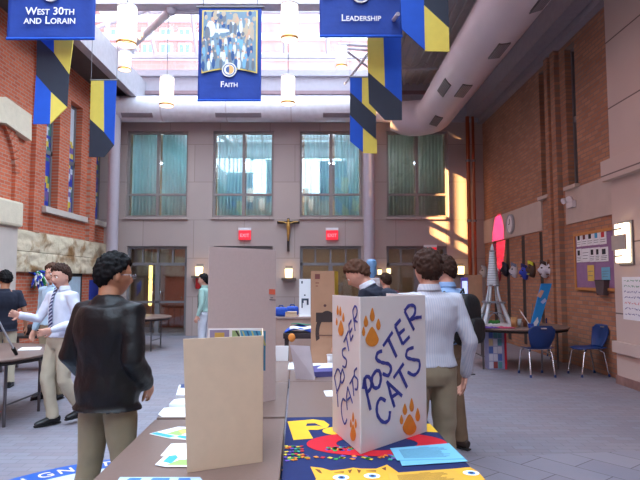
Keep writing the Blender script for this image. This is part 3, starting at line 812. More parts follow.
def flag(label, Y, cells, hang, outline):
    cz = [at(p[0], p[1], Y) for p in outline]; base = cz[0]
    t = thing('stripe_flag', label, 'flag', base)
    mbs = MB()
    for mi, poly in cells:
        pts = [at(a, b, Y) - base for a, b in poly]
        q = pts[0]; nn = Vector((0,0,0))
        for i in range(1, len(pts)-1): nn += (pts[i]-q).cross(pts[i+1]-q)
        if nn.y > 0: pts = pts[::-1]
        mbs.prism(pts, (0, .015, 0), mi)
    mbs.build('cloth', [M_ROYAL2, M_YEL, M_BLK], t)
    a, b = at(hang[0][0], hang[0][1], Y)-base, at(hang[1][0], hang[1][1], Y)-base
    MB().tube([a+Vector((-.02, .01, 0)), b+Vector((.02, .01, 0))], .018, 8).build('rod', M_GREY, t)
    for s in (a, b):
        MB().tube([s+Vector((0, .01, 0)), Vector((s.x, .01, hang[2]-base.z))], .005, 6).build('cord', M_GREY, t)
flag('blue, yellow and charcoal flag below the WEST 30TH AND LORAIN banner', 7.6, [
    (0, [(37, 26), (54, 26), (54, 53), (37, 37)]), (1, [(54, 26), (73, 26), (73, 41), (69, 74), (54, 53)]),
    (2, [(37, 37), (54, 53), (69, 74), (67, 107), (51, 92), (36, 75)]), (0, [(36, 75), (51, 92), (50, 124), (33, 124)]), (1, [(51, 92), (67, 107), (50, 124)])],
    ((37, 26), (73, 26), ZR), [(33, 124), (67, 107)])
flag('blue, yellow and charcoal flag hanging beside the left corner column', 11, [
    (1, [(91, 80), (104, 80), (104, 132), (90, 119)]), (0, [(104, 80), (116.5, 80), (114, 145), (104, 132)]), (2, [(90, 119), (104, 132), (114, 145), (104, 157), (89, 157)])],
    ((91, 80), (116.5, 80), ZR), [(89, 157), (114, 145)])
flag('yellow, blue and charcoal flag right of the LEADERSHIP banner, highest of all', 7.4, [
    (0, [(400, -20), (424, -20), (425, 50), (402, 29)]), (1, [(424, 5), (449, 28), (449.5, 51.5), (425, 51)]), (2, [(424, -20), (448, -20), (449, 28), (424, 5)])],
    ((400, -20), (448, -20), 7.26), [(402, 29), (449, 51)])
flag('yellow, blue and charcoal flag directly below the LEADERSHIP banner', 8.6, [
    (1, [(367, 20), (383, 20), (385, 87), (368, 72)]), (0, [(383, 20), (401, 20), (402, 102), (385, 87)]), (2, [(368, 72), (385, 87), (402, 102), (402, 120), (385, 120), (369, 103)])],
    ((367, 20), (401, 20), ZR), [(369, 103), (402, 120)])
flag('small blue, yellow and charcoal flag in front of the right column, lowest of all', 10.8, [
    (0, [(350, 77), (362, 77), (362, 103), (350, 92)]), (1, [(362, 77), (376, 77), (376, 116), (362, 103)]), (2, [(350, 92), (362, 103), (376, 116), (376, 140), (363, 128), (350, 115)]),
    (0, [(350, 115), (363, 128), (363, 152), (350, 141)]), (1, [(363, 128), (377, 140), (377, 153.5), (363, 153)])],
    ((350, 77), (376, 77), ZR), [(350, 141), (377, 153)])

# ------------------------------------------------------------------ small fixtures on the rear wall
def wallp(px, py, Y=YB): return at(px, py, Y)
M_RED = mat('sign_red', (226, 40, 60), .5, emit=(255, 40, 60), es=.55)
for px, py, lb in ((245, 234, 'small red exit sign on the rear wall left of the crucifix'), (332, 234, 'small red exit sign on the rear wall right of the crucifix'), (430, 251, 'red exit sign over the right glazed doors behind the heads')):
    p = wallp(px, py); t = thing('exit_sign', lb, 'sign', (p.x, YB, p.z))
    MB().box((-.17, -.09, -.17), (.17, -.0, .10)).build('sign_box', M_RED, t, bevel=.01)
    MB().box((-.18, -.10, .10), (.18, -.0, .17)).build('bracket', mat('sign_white', (236, 230, 232), .5), t)
    text_mesh('lettering', 'EXIT', .13, mat('exit_letters', (255, 150, 160), .5, emit=(255, 140, 150), es=.8), t, face_matrix((0, -.092, -.09), (1,0,0), (0,0,1)), extrude=.002)
p = wallp(288.5, 222); t = thing('crucifix', 'dark crucifix with a golden figure on the rear wall', 'crucifix', (p.x, YB, p.z))
MB().box((-.035, -.08, -.85), (.035, -.03, .10)).box((-.32, -.08, -.05), (.32, -.03, .02)).build('cross', mat('dark_wood', (46, 30, 24), .5), t, bevel=.006)
mb = MB()
mb.tube([(0, -.11, -.03), (0, -.12, -.14), (.01, -.12, -.26), (0, -.13, -.38), (0, -.10, -.54)], [.045, .055, .045, .04, .02], 10, rounded=True)
mb.sphere((0, -.13, .03), (.036, .036, .045), 12, 8)
for s in (-1, 1): mb.tube([(s*.03, -.11, -.05), (s*.15, -.11, -.01), (s*.28, -.10, .0)], [.022, .018, .014], 8, rounded=True)
f = mb.build('figure', mat('gilt', (196, 150, 80), .35, .6), t); baked(f, .008, 2)
def sconce(px, py, Y, lb, big=1.0, face='y'):
    p = wallp(px, py, Y)
    t = thing('wall_sconce', lb, 'lamp', (p.x, Y, p.z))
    MB().box((-.10*big, -.02, -.16*big), (.10*big, 0, .2*big)).build('back_plate', M_GREY, t)
    MB().lathe((0, -.11*big, 0), [(.10*big, -.14*big), (.11*big, .10*big), (.10*big, .12*big), (.09*big, .12*big), (.09*big, -.14*big), (.10*big, -.14*big)], 20).build('lamp_shade', mat('sconce_glow', (255, 232, 180), emit=(255, 220, 160), es=2.5), t)
    MB().box((-.20*big, -.22*big, -.20*big), (.20*big, 0, -.14*big)).build('bracket', mat('bronze', (96, 82, 72), .5), t)
    MB().sphere((0, -.11*big, 0), .05*big).build('bulb', M_BULB, t)
sconce(289, 273, YB, 'lit wall sconce on a bracket under the crucifix')
sconce(200, 271, YB, 'lit wall sconce between the left glazed doors and the tall board')
sconce(460, 270, YB, 'lit wall sconce in the right rear corner', .9)
sconce(379.5, 272, YB-.0, 'small lit wall lamp just right of the round column', .55)  # added lamp imitates a light reflected in the glass
sconce(388.5, 271, YB+.0, 'small lit wall lamp at the edge of the right glazed doors', .55)  # second added lamp in place of a glass reflection
p = wallp(201, 281); t = thing('fire_alarm', 'red fire alarm box on the wall below the left sconce', 'alarm', (p.x, YB, p.z))
MB().box((-.14, -.08, -.22), (.14, 0, .12)).build('alarm_box', mat('alarm_red', (190, 30, 34), .4), t, bevel=.015)
MB().box((-.05, -.10, -.05), (.05, -.08, .02)).build('handle', M_LET, t)
# flashed spot lamp that throws the pink oval onto the right wall
pc = onx(499, 240, XR)
spd = bpy.data.lights.new('pink_beam', 'SPOT'); spd.energy = 4800; spd.color = (1, .012, .17); spd.spot_blend = .08; spd.shadow_soft_size = .02
spos = Vector((SX-.3, pc.y-.9, 6.7))
dist = (pc-spos).length; spd.spot_size = 2*atan(.50/dist)
tp = thing('spot_lamp', 'black theatre spot lamp hung from the skylight edge, aimed at the brown brick wall', 'lamp', spos)
q = (pc-spos).to_track_quat('-Z', 'Y').to_matrix().to_4x4()
MB().lathe((0,0,0), [(.001, .18), (.09, .18), (.11, .0), (.12, -.10), (.11, -.10), (.10, .0), (.001, .1)], 20).build('housing', M_BLACK, tp).matrix_local = q
MB().tube([(0, 0, .0), (0, 0, .6)], .015, 8).build('yoke', M_BLACK, tp)
so = bpy.data.objects.new('pink_beam', spd); link(so, tp); so.matrix_local = q @ Matrix.Translation((0, 0, -.12))

# ------------------------------------------------------------------ right wall fixtures
fxR = lambda px, py, X=XR: onx(px, py, X)
def emergency(px, py, lb, X=XR, s=1):
    p = fxR(px, py, X-.03); t = thing('emergency_light', lb, 'lamp', (X-.03, p.y, p.z))
    MB().box((-.08*s, -.14*s, -.08*s), (0, .14*s, .06*s)).build('case', M_WHITE, t, bevel=.01)
    for k in (-1, 1):
        MB().tube([(-.10*s, k*.12*s, .09*s), (-.16*s, k*.14*s-.03, .07*s)], [.05*s, .065*s], 14).build('lamp_head', M_WHITE, t)
emergency(481, 229, 'twin-headed emergency light at the far end of the stone band')
emergency(573, 204, 'twin-headed emergency light on the stone band beside the brick pilaster', s=.9)
p = fxR(512.5, 224); t = thing('wall_clock', 'round white clock on the stone band beside the pink light', 'clock', (XR-.03, p.y, p.z))
Ry = Matrix.Rotation(-pi/2, 4, 'Y')
def alongx(mb):
    mb.v = [Ry @ v for v in mb.v]; return mb
R_ = .24
alongx(MB().lathe((0,0,0), [(.001, 0), (R_, 0), (R_, .05), (R_*.9, .06), (R_*.9, .03), (.001, .03)], 28)).build('case', mat('clock_case', (176, 180, 190), .4), t)
alongx(MB().lathe((0,0,0), [(.001, .035), (R_*.88, .035)], 28)).build('dial', M_LET, t)
MB().box((-.045, -.008, 0), (-.04, .008, .13)).box((-.045, 0, -.008), (-.04, .10, .008)).build('hands', M_BLACK, t)
# masks on the brick
mk = [(485.5, 272, (200, 206, 214), (180, 190, 210), 'small pale mask at the far end of the mask row'), (499.5, 275, (150, 46, 66), (230, 226, 226), 'dark red and white mask, second from the far end'),
      (507, 270, (22, 20, 40), (40, 34, 70), 'black mask in the mask row'), (516, 271, (206, 206, 216), (120, 130, 160), 'grey and white mask beside the black one'),
      (526.5, 272.5, (40, 66, 190), (20, 30, 90), 'bright blue mask in the mask row'), (533.5, 270, (70, 50, 40), (210, 214, 60), 'brown mask with a yellow brow'),
      (546, 270, (216, 220, 232), (60, 50, 50), 'white mask, left one of the near pair'), (553.5, 270, (206, 206, 220), (120, 76, 50), 'white and brown mask, nearest to the pilaster')]
for i, (px, py, c1, c2, lb) in enumerate(mk):
    p = fxR(px, py); s = 1.0 if i < 6 else 1.0
    t = thing('wall_mask', lb, 'mask', (XR, p.y, p.z), 0, 'masks on the brick wall')
    def shape(d, s=s):
        x = max(0, -d.x)**.8 * .13; y = d.y*.13; z = d.z*.17
        x += .05*math.exp(-((y/.02)**2 + ((z+.0)/.05)**2)) if d.x < 0 else 0
        for e in (-1, 1): x -= .03*math.exp(-(((y-e*.05)/.022)**2 + ((z-.045)/.02)**2)) if d.x < 0 else 0
        x -= .02*math.exp(-((y/.05)**2 + ((z+.09)/.015)**2)) if d.x < 0 else 0
        return Vector((-x, y, z))
    MB().sphere((0,0,0), 1, 28, 20, fn=shape).build('face', mat('mask_%d' % i, c1, .5), t)
    for e in (-1, 1): MB().sphere((-.11, e*.05, .045), (.02, .028, .016), 10, 6).build('eye', M_BLACK, t)
    MB().grid(lambda u, v: (-.06-.06*sin(pi*v), -.13+.26*v, .09+.07*u+.05*sin(pi*v)), 6, 12, .02).build('headdress', mat('mask_trim_%d' % i, c2, .6), t)
    MB().tube([(-.12, -.05, -.085), (-.135, 0, -.095), (-.12, .05, -.085)], .012, 8).build('mouth', mat('mask_trim_%d' % i, c2, .6), t)
# bulletin board
yb0, yb1 = YR(614, XR), YR(576, XR); pz0, pz1 = fxR(576, 290).z, fxR(576, 234).z
t = thing('bulletin_board', 'purple bulletin board in a wooden frame on the brick wall', 'board', (XR, 9.3, pz0))
fmx = face_matrix((0, -9.3, -pz0), (0, -1, 0), (0, 0, 1))
ybn = Y0P+.05
mb = MB(); frame_rect(mb, fmx, -yb1, pz0, -ybn, pz1, .05, .04); mb.build('frame', mat('oak', (196, 136, 72), .5), t)
MB().box((-yb1+.05, pz0+.05, 0), (-ybn-.05, pz1-.05, .02), 0, fmx).build('pin_board', mat('purple_felt', (150, 116, 156), .9), t)
def pinned(a, b, c, name, lb, m, lines=0, icon=None):
    P0 = fxR(a[0], a[1], XR-.025); P1 = fxR(b[0], b[1], XR-.025)
    y0, y1 = P0.y, P1.y; z0, z1 = min(P0.z, P1.z), max(P0.z, P1.z)
    o = thing(name, lb, 'paper', (XR-.025, (y0+y1)/2, (z0+z1)/2), 0, c)
    f2 = face_matrix((0,0,0), (0, -1, 0), (0, 0, 1)); W = abs(y0-y1)/2; H = (z1-z0)/2
    MB().box((-W, -H, 0), (W, H, .004), 0, f2).build('sheet', m, o)
    if icon: MB().box((-W*.5, H*.0, .004), (W*.4, H*.75, .007), 0, f2).build('print', icon, o)
    if lines:
        s = MB()
        for k in range(lines):
            zz = H*.0 - (H*.95)*(k+1)/(lines+1) if icon else H*.8-(H*1.7)*(k+1)/(lines+1)
            s.box((-W*.75, zz-H*.035, .004), (W*(.75-.25*((k*7) % 3)/2), zz+H*.035, .006), 0, f2)
        s.build('text_lines', mat('print_grey', (110, 116, 130), .7), o)
ik = [mat('icon_black', (30, 34, 46), .7), mat('icon_red', (200, 50, 60), .7), mat('icon_blue', (60, 160, 210), .7), mat('icon_maroon', (110, 50, 60), .7)]
top_y = lambda px: 235 - (px-577)*.14
words_ = ['first', 'second', 'third', 'fourth', 'fifth']
x = 577.0; wds = [5.0, 5.6, 6, 6.4, 7]
for i, wd in enumerate(wds):
    yt = 233.5 - i*1.0
    pinned((x, yt+13.5+i*.4), (x+wd-.8, yt), 'notices on the purple board', 'notice_sheet', 'white sheet with a printed picture, %s in the top row of the board' % words_[i], M_PAPER, 2, ik[[0, 3, 0, 2, 1][i]]); x += wd
x = 577.0
for i, wd in enumerate([5.3, 7.8, 5.6, 5.0, 8.2]):
    yt = 248.5 - i*.5
    pinned((x, yt+14.0+i*.3), (x+wd-.8, yt), 'notices on the purple board', 'notice_sheet', 'white sheet, %s in the second row of the board' % words_[i], M_PAPER, 3, ik[0] if i != 1 else None); x += wd
pinned((588, 281), (594, 265), None, 'yellow_notice', 'yellow paper strip pinned low on the purple board', mat('yellow_paper', (222, 190, 96), .8), 2)
pinned((602, 280), (610, 267), None, 'blue_notice', 'light blue paper pinned on the purple board', mat('blue_paper', (116, 186, 214), .8), 3)
P = fxR(605, 289, XR-.02); t = thing('wall_pocket', 'dark mesh holder at the foot of the purple board', 'holder', (XR-.02, P.y, P.z))
MB().prism([Vector((0, -.10, -.10)), Vector((0, .10, -.10)), Vector((0, .16, .14)), Vector((0, -.16, .14))], (-.09, 0, 0)).build('pocket', mat('mesh_grey', (84, 72, 76), .6), t)
MB().box((-.1, -.17, .14), (0, .17, .15)).build('rim', M_BLACK, t)
# big lamp on the stone pier
P = fxR(627, 243, XP); t = thing('pier_lamp', 'square metal wall lamp glowing on the stone pier', 'lamp', (XP, P.y, P.z))
f2 = face_matrix((0,0,0), (0, -1, 0), (0, 0, 1))
MB().box((-.19, -.32, 0), (.19, .32, .03), 0, f2).build('back_plate', M_GREY, t)
MB().box((-.16, -.29, .03), (.16, .29, .10), 0, f2).build('diffuser', mat('pier_glow', (255, 240, 214), emit=(255, 226, 190), es=3.2), t, bevel=.02)
MB().box((-.2, -.10, .10), (.17, .12, .125), 0, f2).build('front_band', mat('perforated', (190, 180, 170), .5, .3), t)
MB().box((-.16, .2, .10), (.05, .22, .115), 0, f2).box((-.16, -.2, .10), (.05, -.18, .115), 0, f2).build('clip', M_GREY, t)
# handwritten poster on the pier
P = onx(622, 277, XP); P2 = onx(622, 326, XP); zt, zb_ = onx(622, 277, XP).z, onx(622, 319, XP).z
t = thing('handwritten_poster', 'white paper poster with rows of coloured handwriting on the stone pier', 'poster', (XP, P.y, (zt+zb_)/2))
W = 1.0; H = (zt-zb_)/2
MB().box((0, -H, 0), (W, H, .004), 0, f2).build('sheet', M_PAPER, t)
cl = [mat('marker_green', (80, 150, 120), .7), mat('marker_blue', (60, 70, 150), .7), mat('marker_red', (210, 90, 90), .7)]
random.seed(3)
for li, cc in enumerate([0, 0, 1, 1, 2, 1, 1]):
    s = MB(); xx = .06
    zz = H*.82 - li*H*.26
    while xx < W-.08:
        wl_ = random.uniform(.03, .09)
        n_ = max(2, int(wl_/.015)); pp = [Vector((xx+wl_*k/n_, zz+random.uniform(-.014, .018), .006)) for k in range(n_+1)]
        s.tube([f2 @ q for q in pp], .0035, 5); xx += wl_+.03
    s.build('handwriting', cl[cc], t)

# ------------------------------------------------------------------ left wall posters
def left_poster(a, b, name, lb, build):
    P0 = onx(a[0], a[1], XL+.02); P1 = onx(b[0], b[1], XL+.02)
    t = thing(name, lb, 'poster', (XL, P0.y, P1.z)); W = P1.y-P0.y; H = P0.z-P1.z
    build(t, W, H)
def bp1(t, W, H):
    MB().box((0, 0, 0), (.02, W, H)).build('panel', mat('poster_black', (28, 26, 30), .8), t)
    MB().box((.02, W*.06, H*.05), (.025, W*.45, H*.9)).build('sheet', mat('tan_sheet', (206, 176, 140), .8), t)
    MB().box((.02, W*.55, H*.35), (.025, W*.95, H*.9)).build('photo_sheet', mat('pale_photo', (170, 190, 206), .8), t)
    MB().grid(lambda u, v: (.03+.02*sin(3*u), W*(.2+.3*u), H*(.5+.35*v-.2*u)), 8, 4, .006).build('ribbon', M_ROYAL2, t)
left_poster((42, 271), (81, 316), 'display_poster', 'black display panel with blue ribbon and pinned sheets on the orange brick', bp1)
def bp2(t, W, H):
    MB().box((0, 0, 0), (.02, W, H)).build('panel', mat('poster_blue', (30, 50, 150), .8), t)
    MB().box((.02, W*.62, H*.35), (.03, W*.9, H*.98)).build('stripe', M_YEL, t)
left_poster((90, 280), (103, 312), 'school_poster', 'blue poster with a yellow stripe behind the man in the black jacket', bp2)
P = onx(37, 277, XL+.1); t = thing('pom_pom', 'blue, white and green pom-pom ornament fixed to the orange brick', 'ornament', (XL+.12, P.y, P.z))
random.seed(9)
for mname, c in (('pom_blue', (50, 70, 190)), ('pom_white', (226, 230, 240)), ('pom_green', (60, 150, 90))):
    s = MB()
    for k in range(12):
        d = Vector((random.uniform(-.5, 1), random.uniform(-1, 1), random.uniform(-1, 1))).normalized()
        s.tube([Vector((0,0,0)), d*.14+Vector((0,0,.03)), d*.24-Vector((0,0,.04))], [.03, .035, .012], 6)
    s.build('tassel', mat(mname, c, .8), t)
# ------------------------------------------------------------------ people
SKIN = [mat('skin_fair', (214, 160, 138), .55, vary=.04), mat('skin_tan', (176, 122, 92), .55, vary=.04)]
LIP = mat('lip', (176, 96, 90), .5)
EYE_W = mat('eye_white', (232, 230, 226), .3)
EYE_D = mat('eye_dark', (44, 30, 24), .2)
def head_fn(d, grow=0.0):
    x, y, z = d.x*.077, d.y*.096, d.z*.118
    if d.z < 0:
        k = (-d.z)
        x *= 1 - .30*k**1.6
        if d.y < 0: y *= 1 - .42*k**1.1
        else: y *= 1 - .10*k**2
    if d.y < 0 and d.z > -.2: y *= 1.06
    p = Vector((x, y, z))
    if grow: return p + d*grow
    if d.y > .2:
        g = lambda cx, cz, sx, sz: math.exp(-((p.x-cx)/sx)**2 - ((p.z-cz)/sz)**2)
        f = 0
        f += .020*g(0, -.028, .012, .014) + .012*g(0, -.008, .009, .024)
        f -= .010*(g(.031, .004, .016, .011) + g(-.031, .004, .016, .011))
        f += .005*(g(.030, .024, .022, .008) + g(-.030, .024, .022, .008))
        f += .006*g(0, -.060, .022, .006) + .005*g(0, -.071, .018, .005) + .008*g(0, -.100, .022, .014)
        f += .004*(g(.045, -.03, .018, .02) + g(-.045, -.03, .018, .02))
        p += Vector((0, f, 0))
    return p
def hand(mb, wr, dirv, palm, side, curl=.35, sc=1.0):
    d = Vector(dirv).normalized(); n = Vector(palm); n = (n - d*n.dot(d)).normalized(); a = d.cross(n)*side
    # a: towards the thumb
    kn = wr + d*.095*sc
    mb.tube([wr - d*.02, wr + d*.02*sc, wr + d*.06*sc, kn], [(.024, .019), (.033*sc, .017), (.041*sc, .016), (.038*sc, .013)], 12, ref=a, rounded=True)
    for i, (off, L) in enumerate(((.031, .072), (.0105, .082), (-.0105, .076), (-.031, .060))):
        L *= sc; b = kn + a*off*sc - d*.01; pts = [b - d*.02]; ang = curl*(.7+.12*i); dd = d + a*off*2.2
        cur = b; 
        for k, seg in enumerate((.42, .32, .26)):
            pts.append(cur); q = dd.normalized()*cos(ang*(k+.6)) + n*sin(ang*(k+.6)); cur = cur + q*L*seg
        pts.append(cur)
        mb.tube(pts, [.0095*sc, .0095*sc, .009*sc, .0082*sc, .0068*sc], 8, rounded=True)
    t0 = wr + d*.022*sc + a*.026*sc
    t1 = t0 + (a*.75 + d*.65 + n*.25).normalized()*.036*sc
    t2 = t1 + (a*.35 + d*.85 + n*.4).normalized()*.030*sc
    t3 = t2 + (a*.1 + d*.9 + n*.5).normalized()*.022*sc
    mb.tube([wr + d*.02 + a*.008, t0, t1, t2, t3], [.014*sc, .0135*sc, .0115*sc, .0105*sc, .008*sc], 8, rounded=True)
def person(label, loc, rz, H=1.75, J=None, lean=0, head=(0, 0, 0), shirt=None, sleeve='long', trouser=None, shoe=None, hair=None, skin=0,
           jacket=False, belt=None, collar=None, tie=None, girth=1.0, glasses=False, curl=.35, palms=None, hairlen=0, hairth=0, vox=.0075, feet=None, badge=None, untuck=False):
    s = H/1.75; t = thing('person', label, 'person', loc, rz); t.scale = (s, s, s)
    j = dict(hipL=(-.09, 0, .90), hipR=(.09, 0, .90), kneeL=(-.105, .02, .49), kneeR=(.105, .02, .49), ankL=(-.115, -.02, .10), ankR=(.115, -.02, .10),
             shL=(-.180, -.005, 1.405), shR=(.180, -.005, 1.405), elL=(-.245, -.03, 1.13), elR=(.245, -.03, 1.13), wrL=(-.265, .05, .89), wrR=(.265, .05, .89))
    RL = Matrix.Translation((0, 0, .93)) @ Matrix.Rotation(-lean, 4, 'X') @ Matrix.Translation((0, 0, -.93))
    up_ = lambda p: RL @ Vector(p)
    if J: j.update(J)
    j = {k: Vector(v) for k, v in j.items()}
    for k in ('shL', 'shR'): j[k] = up_(j[k])
    for k in ('elL', 'elR', 'wrL', 'wrR'):
        if not (J and k in J): j[k] = up_(j[k])
    gq = girth
    ring = [(.86, .150, .105), (.95, .166, .115), (1.05, .146, .102), (1.17, .152, .110), (1.29, .172, .120), (1.37, .178, .110), (1.43, .140, .088), (1.465, .085, .068)]
    def torso(mb, extra, z0=0, z1=9, box=0):
        rs = [r for r in ring if z0 <= r[0] <= z1]
        if z0 and rs[0][0] > z0 + .01: rs = [(z0, max(rs[0][1], .168)+box, max(rs[0][2], .118)+box)] + rs
        mb.tube([up_((0, -.012*(z > 1.2), z)) for z, a, b in rs], [(a*gq+extra, b*gq+extra) for z, a, b in rs], 28, ref=(1, 0, 0), rounded=False)
    HM = Matrix.Translation(up_((0, .030, 1.612))) @ Matrix.Rotation(-lean*.6, 4, 'X') @ Matrix.Rotation(head[0], 4, 'Z') @ Matrix.Rotation(-head[1], 4, 'X') @ Matrix.Rotation(head[2], 4, 'Y') @ Matrix.Scale(1.07, 4)
    b = MB(); torso(b, -.014)
    b.tube([up_((0, -.015, 1.42)), up_((0, -.008, 1.50)), HM @ Vector((0, -.018, -.06)), HM @ Vector((0, -.01, 0))], [(.080, .066), (.062, .062), (.060, .062), (.055, .055)], 18, ref=(1, 0, 0))
    b.sphere((0,0,0), 1, 56, 42, fn=lambda d: HM @ head_fn(d))
    for e in (-1, 1):
        b.sphere((0,0,0), 1, 14, 10, fn=lambda d, e=e: HM @ Vector((e*.077 + e*d.x*.010 + e*.004*(-d.y), -.006 + d.y*.019, -.004 + d.z*.031)))
    for sd, S in ((-1, 'L'), (1, 'R')):
        sh, el, wr = j['sh'+S], j['el'+S], j['wr'+S]
        b.tube([sh*.85+up_((0, 0, 1.39))*.15, sh, sh.lerp(el, .5), el, el.lerp(wr, .35), el.lerp(wr, .8), wr], [.05, .052, .044, .037, .037, .028, .024], 14, rounded=True)
        dv = (wr-el).normalized(); pn = (palms or {}).get(S, (-sd, .2, 0))
        hand(b, wr, dv, pn, -1 if sd > 0 else 1, curl)
        hp, kn, an = j['hip'+S], j['knee'+S], j['ank'+S]
        b.tube([hp, hp.lerp(kn, .5), kn, kn.lerp(an, .3), an.lerp(kn, .05)], [.078, .07, .052, .05, .034], 14, rounded=True)
    body = b.build('body', [SKIN[skin], LIP], t, fix=False); baked(body, vox, 1)
    me = body.data; me.materials.clear(); me.materials.append(SKIN[skin]); me.materials.append(LIP)
    Hi = HM.inverted()
    for p in me.polygons:
        c = Hi @ p.center
        p.material_index = 1 if (abs(c.x) < .024 - abs(c.z+.0635)*.9 and -.075 < c.z < -.053 and c.y > .07) else 0
    # face parts
    for e in (-1, 1):
        g = MB().sphere((0,0,0), 1, 12, 8, fn=lambda d, e=e: HM @ (Vector((e*.031, .0775, .004)) + d*.0112)).build('eye', EYE_W, t)
        MB().sphere((0,0,0), 1, 10, 6, fn=lambda d, e=e: HM @ (Vector((e*.031, .0865, .003)) + Vector((d.x*.0058, d.y*.004, d.z*.0058)))).build('iris', EYE_D, g)
        MB().tube([HM @ Vector((e*.014, .0955, .024)), HM @ Vector((e*.030, .0945, .030)), HM @ Vector((e*.048, .082, .024))], [(.003, .003), (.0042, .003), (.002, .002)], 6, rounded=True).build('eyebrow', hair, t)
    # hair
    rnd = random.Random(int(abs(loc[0])*100+abs(loc[1])*10)); off = rnd.random()*30
    def hf(d):
        base = head_fn(d, 0.001)
        # hairline: high on the forehead, round the ears, down to the nape
        if d.y > .62: lim = .52
        elif d.y > .1: lim = .52 - (.62-d.y)*.8
        elif d.y > -.25: lim = .10 - (.1-d.y)*.6
        else: lim = -.11 - (-.25-d.y)*.85
        lim -= hairlen
        n1 = noise.noise(d*5.5+Vector((off, 0, 0))); n2 = noise.noise(Vector((d.x*9, d.y*9, d.z*3+off))); n3 = noise.noise(Vector((d.x*20, d.y*20, d.z*3+off)))
        a = (d.z + .16*n2 + .05*n3 - lim)/.20
        a = max(0, min(1, a)); a = a*a*(3-2*a)
        thick = .017 + hairth + .012*max(0, d.z) + .004*max(0, -d.y) + .012*n1 + .0050*n3
        return base + d*(-.016 + a*(thick+.016))
    hb = MB().sphere((0,0,0), 1, 96, 72, fn=lambda d: HM @ hf(d)).build('hair', hair, t)
    if glasses:
        g = MB()
        for e in (-1, 1):
            c = Vector((e*.032, .106, .002)); g.tube([HM @ (c + Vector((.02*cos(a), 0, .014*sin(a)))) for a in [2*pi*k/14 for k in range(15)]], .0016, 5, caps=False)
            g.tube([HM @ Vector((e*.052, .104, .006)), HM @ Vector((e*.079, .06, .008)), HM @ Vector((e*.082, -.005, .006))], .0018, 5)
        g.tube([HM @ Vector((-.012, .106, .004)), HM @ Vector((.012, .106, .004))], .0016, 5)
        g.build('glasses', mat('glasses_metal', (160, 160, 170), .2, .9), t)
    # upper garment
    c = MB(); ex = .044 if jacket else .012; hem = .835 if jacket else (.84 if untuck else .955)
    torso(c, ex, hem, 1.44, .014 if jacket else (.026 if untuck else .004))
    c.tube([up_((0, -.01, 1.40)), up_((0, -.008, 1.455 + .02*jacket)), up_((0, -.004, 1.485 + .02*jacket))], [(.14, .10), (.088+ex*.3, .074+ex*.3), (.064, .064)], 24, ref=(1, 0, 0))
    for S in ('L', 'R'):
        sh, el, wr = j['sh'+S], j['el'+S], j['wr'+S]; e2 = .020 if jacket else .008
        inn = sh.lerp(up_((0, 0, 1.38)), .35)
        if sleeve == 'long':
            c.tube([inn, sh, sh.lerp(el, .5), el, el.lerp(wr, .5), wr.lerp(el, .06)], [.062+e2, .060+e2, .050+e2, .046+e2, .040+e2, .032+e2], 18, rounded=True)
        else:
            c.tube([inn, sh, sh.lerp(el, .4), sh.lerp(el, .75)], [.062+e2, .060+e2, .056+e2, .056+e2], 18, rounded=False)
    g = c.build('jacket' if jacket else 'shirt', shirt, t, fix=False); baked(g, .011 if vox < .009 else .014, 14 if jacket else 5, .009 if jacket else .007, .10 if jacket else .075)
    # trousers
    c = MB(); hz = [(.83, .135, .10), (.90, .168, .118), (.97, .166, .117), (1.025, .152, .108)]
    c.tube([up_((0, 0, z)) if z > .93 else (0, 0, z) for z, a, b_ in hz], [((a-(.012 if jacket or untuck else -.004))*gq, (b_-(.010 if jacket or untuck else -.006))*gq) for z, a, b_ in hz], 26, ref=(1, 0, 0))
    for S in ('L', 'R'):
        hp, kn, an = j['hip'+S], j['knee'+S], j['ank'+S]
        c.tube([hp+Vector((0,0,.02)), hp.lerp(kn, .3), hp.lerp(kn, .7), kn, kn.lerp(an, .4), kn.lerp(an, .85), an + Vector((0, 0, -.03))], [.090 if jacket or untuck else .098, .094, .082, .074, .070, .064, .068], 18, rounded=False)
    g = c.build('trousers', trouser, t, fix=False); baked(g, .011 if vox < .009 else .014, 3, .009, .10)
    for S in ('L', 'R'):
        an = j['ank'+S]; f_ = Vector((feet or {}).get(S, ((-.12 if S == 'L' else .12), 1, 0))).normalized(); o_ = an - Vector((0, 0, .10))
        sh_ = MB().tube([o_ + f_*-.075 + Vector((0, 0, .05)), o_ + f_*-.04 + Vector((0, 0, .055)), o_ + f_*.03 + Vector((0, 0, .055)), o_ + f_*.10 + Vector((0, 0, .042)), o_ + f_*.165 + Vector((0, 0, .034)), o_ + f_*.19 + Vector((0, 0, .03))],
                  [(.030, .034), (.036, .045), (.040, .045), (.047, .034), (.040, .026), (.022, .018)], 16, ref=f_.cross(Vector((0,0,1)))).build('shoe', shoe, t)
        MB().tube([o_ + f_*-.085 + Vector((0, 0, .010)), o_ + f_*.0 + Vector((0, 0, .010)), o_ + f_*.10 + Vector((0, 0, .010)), o_ + f_*.195 + Vector((0, 0, .010))], [(.030, .010), (.038, .010), (.050, .010), (.026, .010)], 14, ref=f_.cross(Vector((0,0,1)))).build('sole', mat('rubber', (30, 28, 28), .8), sh_)
    if belt: MB().tube([up_((0, 0, .985)), up_((0, 0, 1.02))], [(.164*gq, .118*gq), (.160*gq, .116*gq)], 28, ref=(1,0,0)).build('belt', belt, t)
    if collar:
        c = MB()
        c.grid(lambda u, v: up_(Vector((sin(-2.7+5.4*u)*(.066+.016*v), -.006-cos(-2.7+5.4*u)*(.064+.018*v), 1.515-.045*v-.02*(abs(u-.5)*2)**3*v))), 30, 4, .004).build('collar', collar, t)
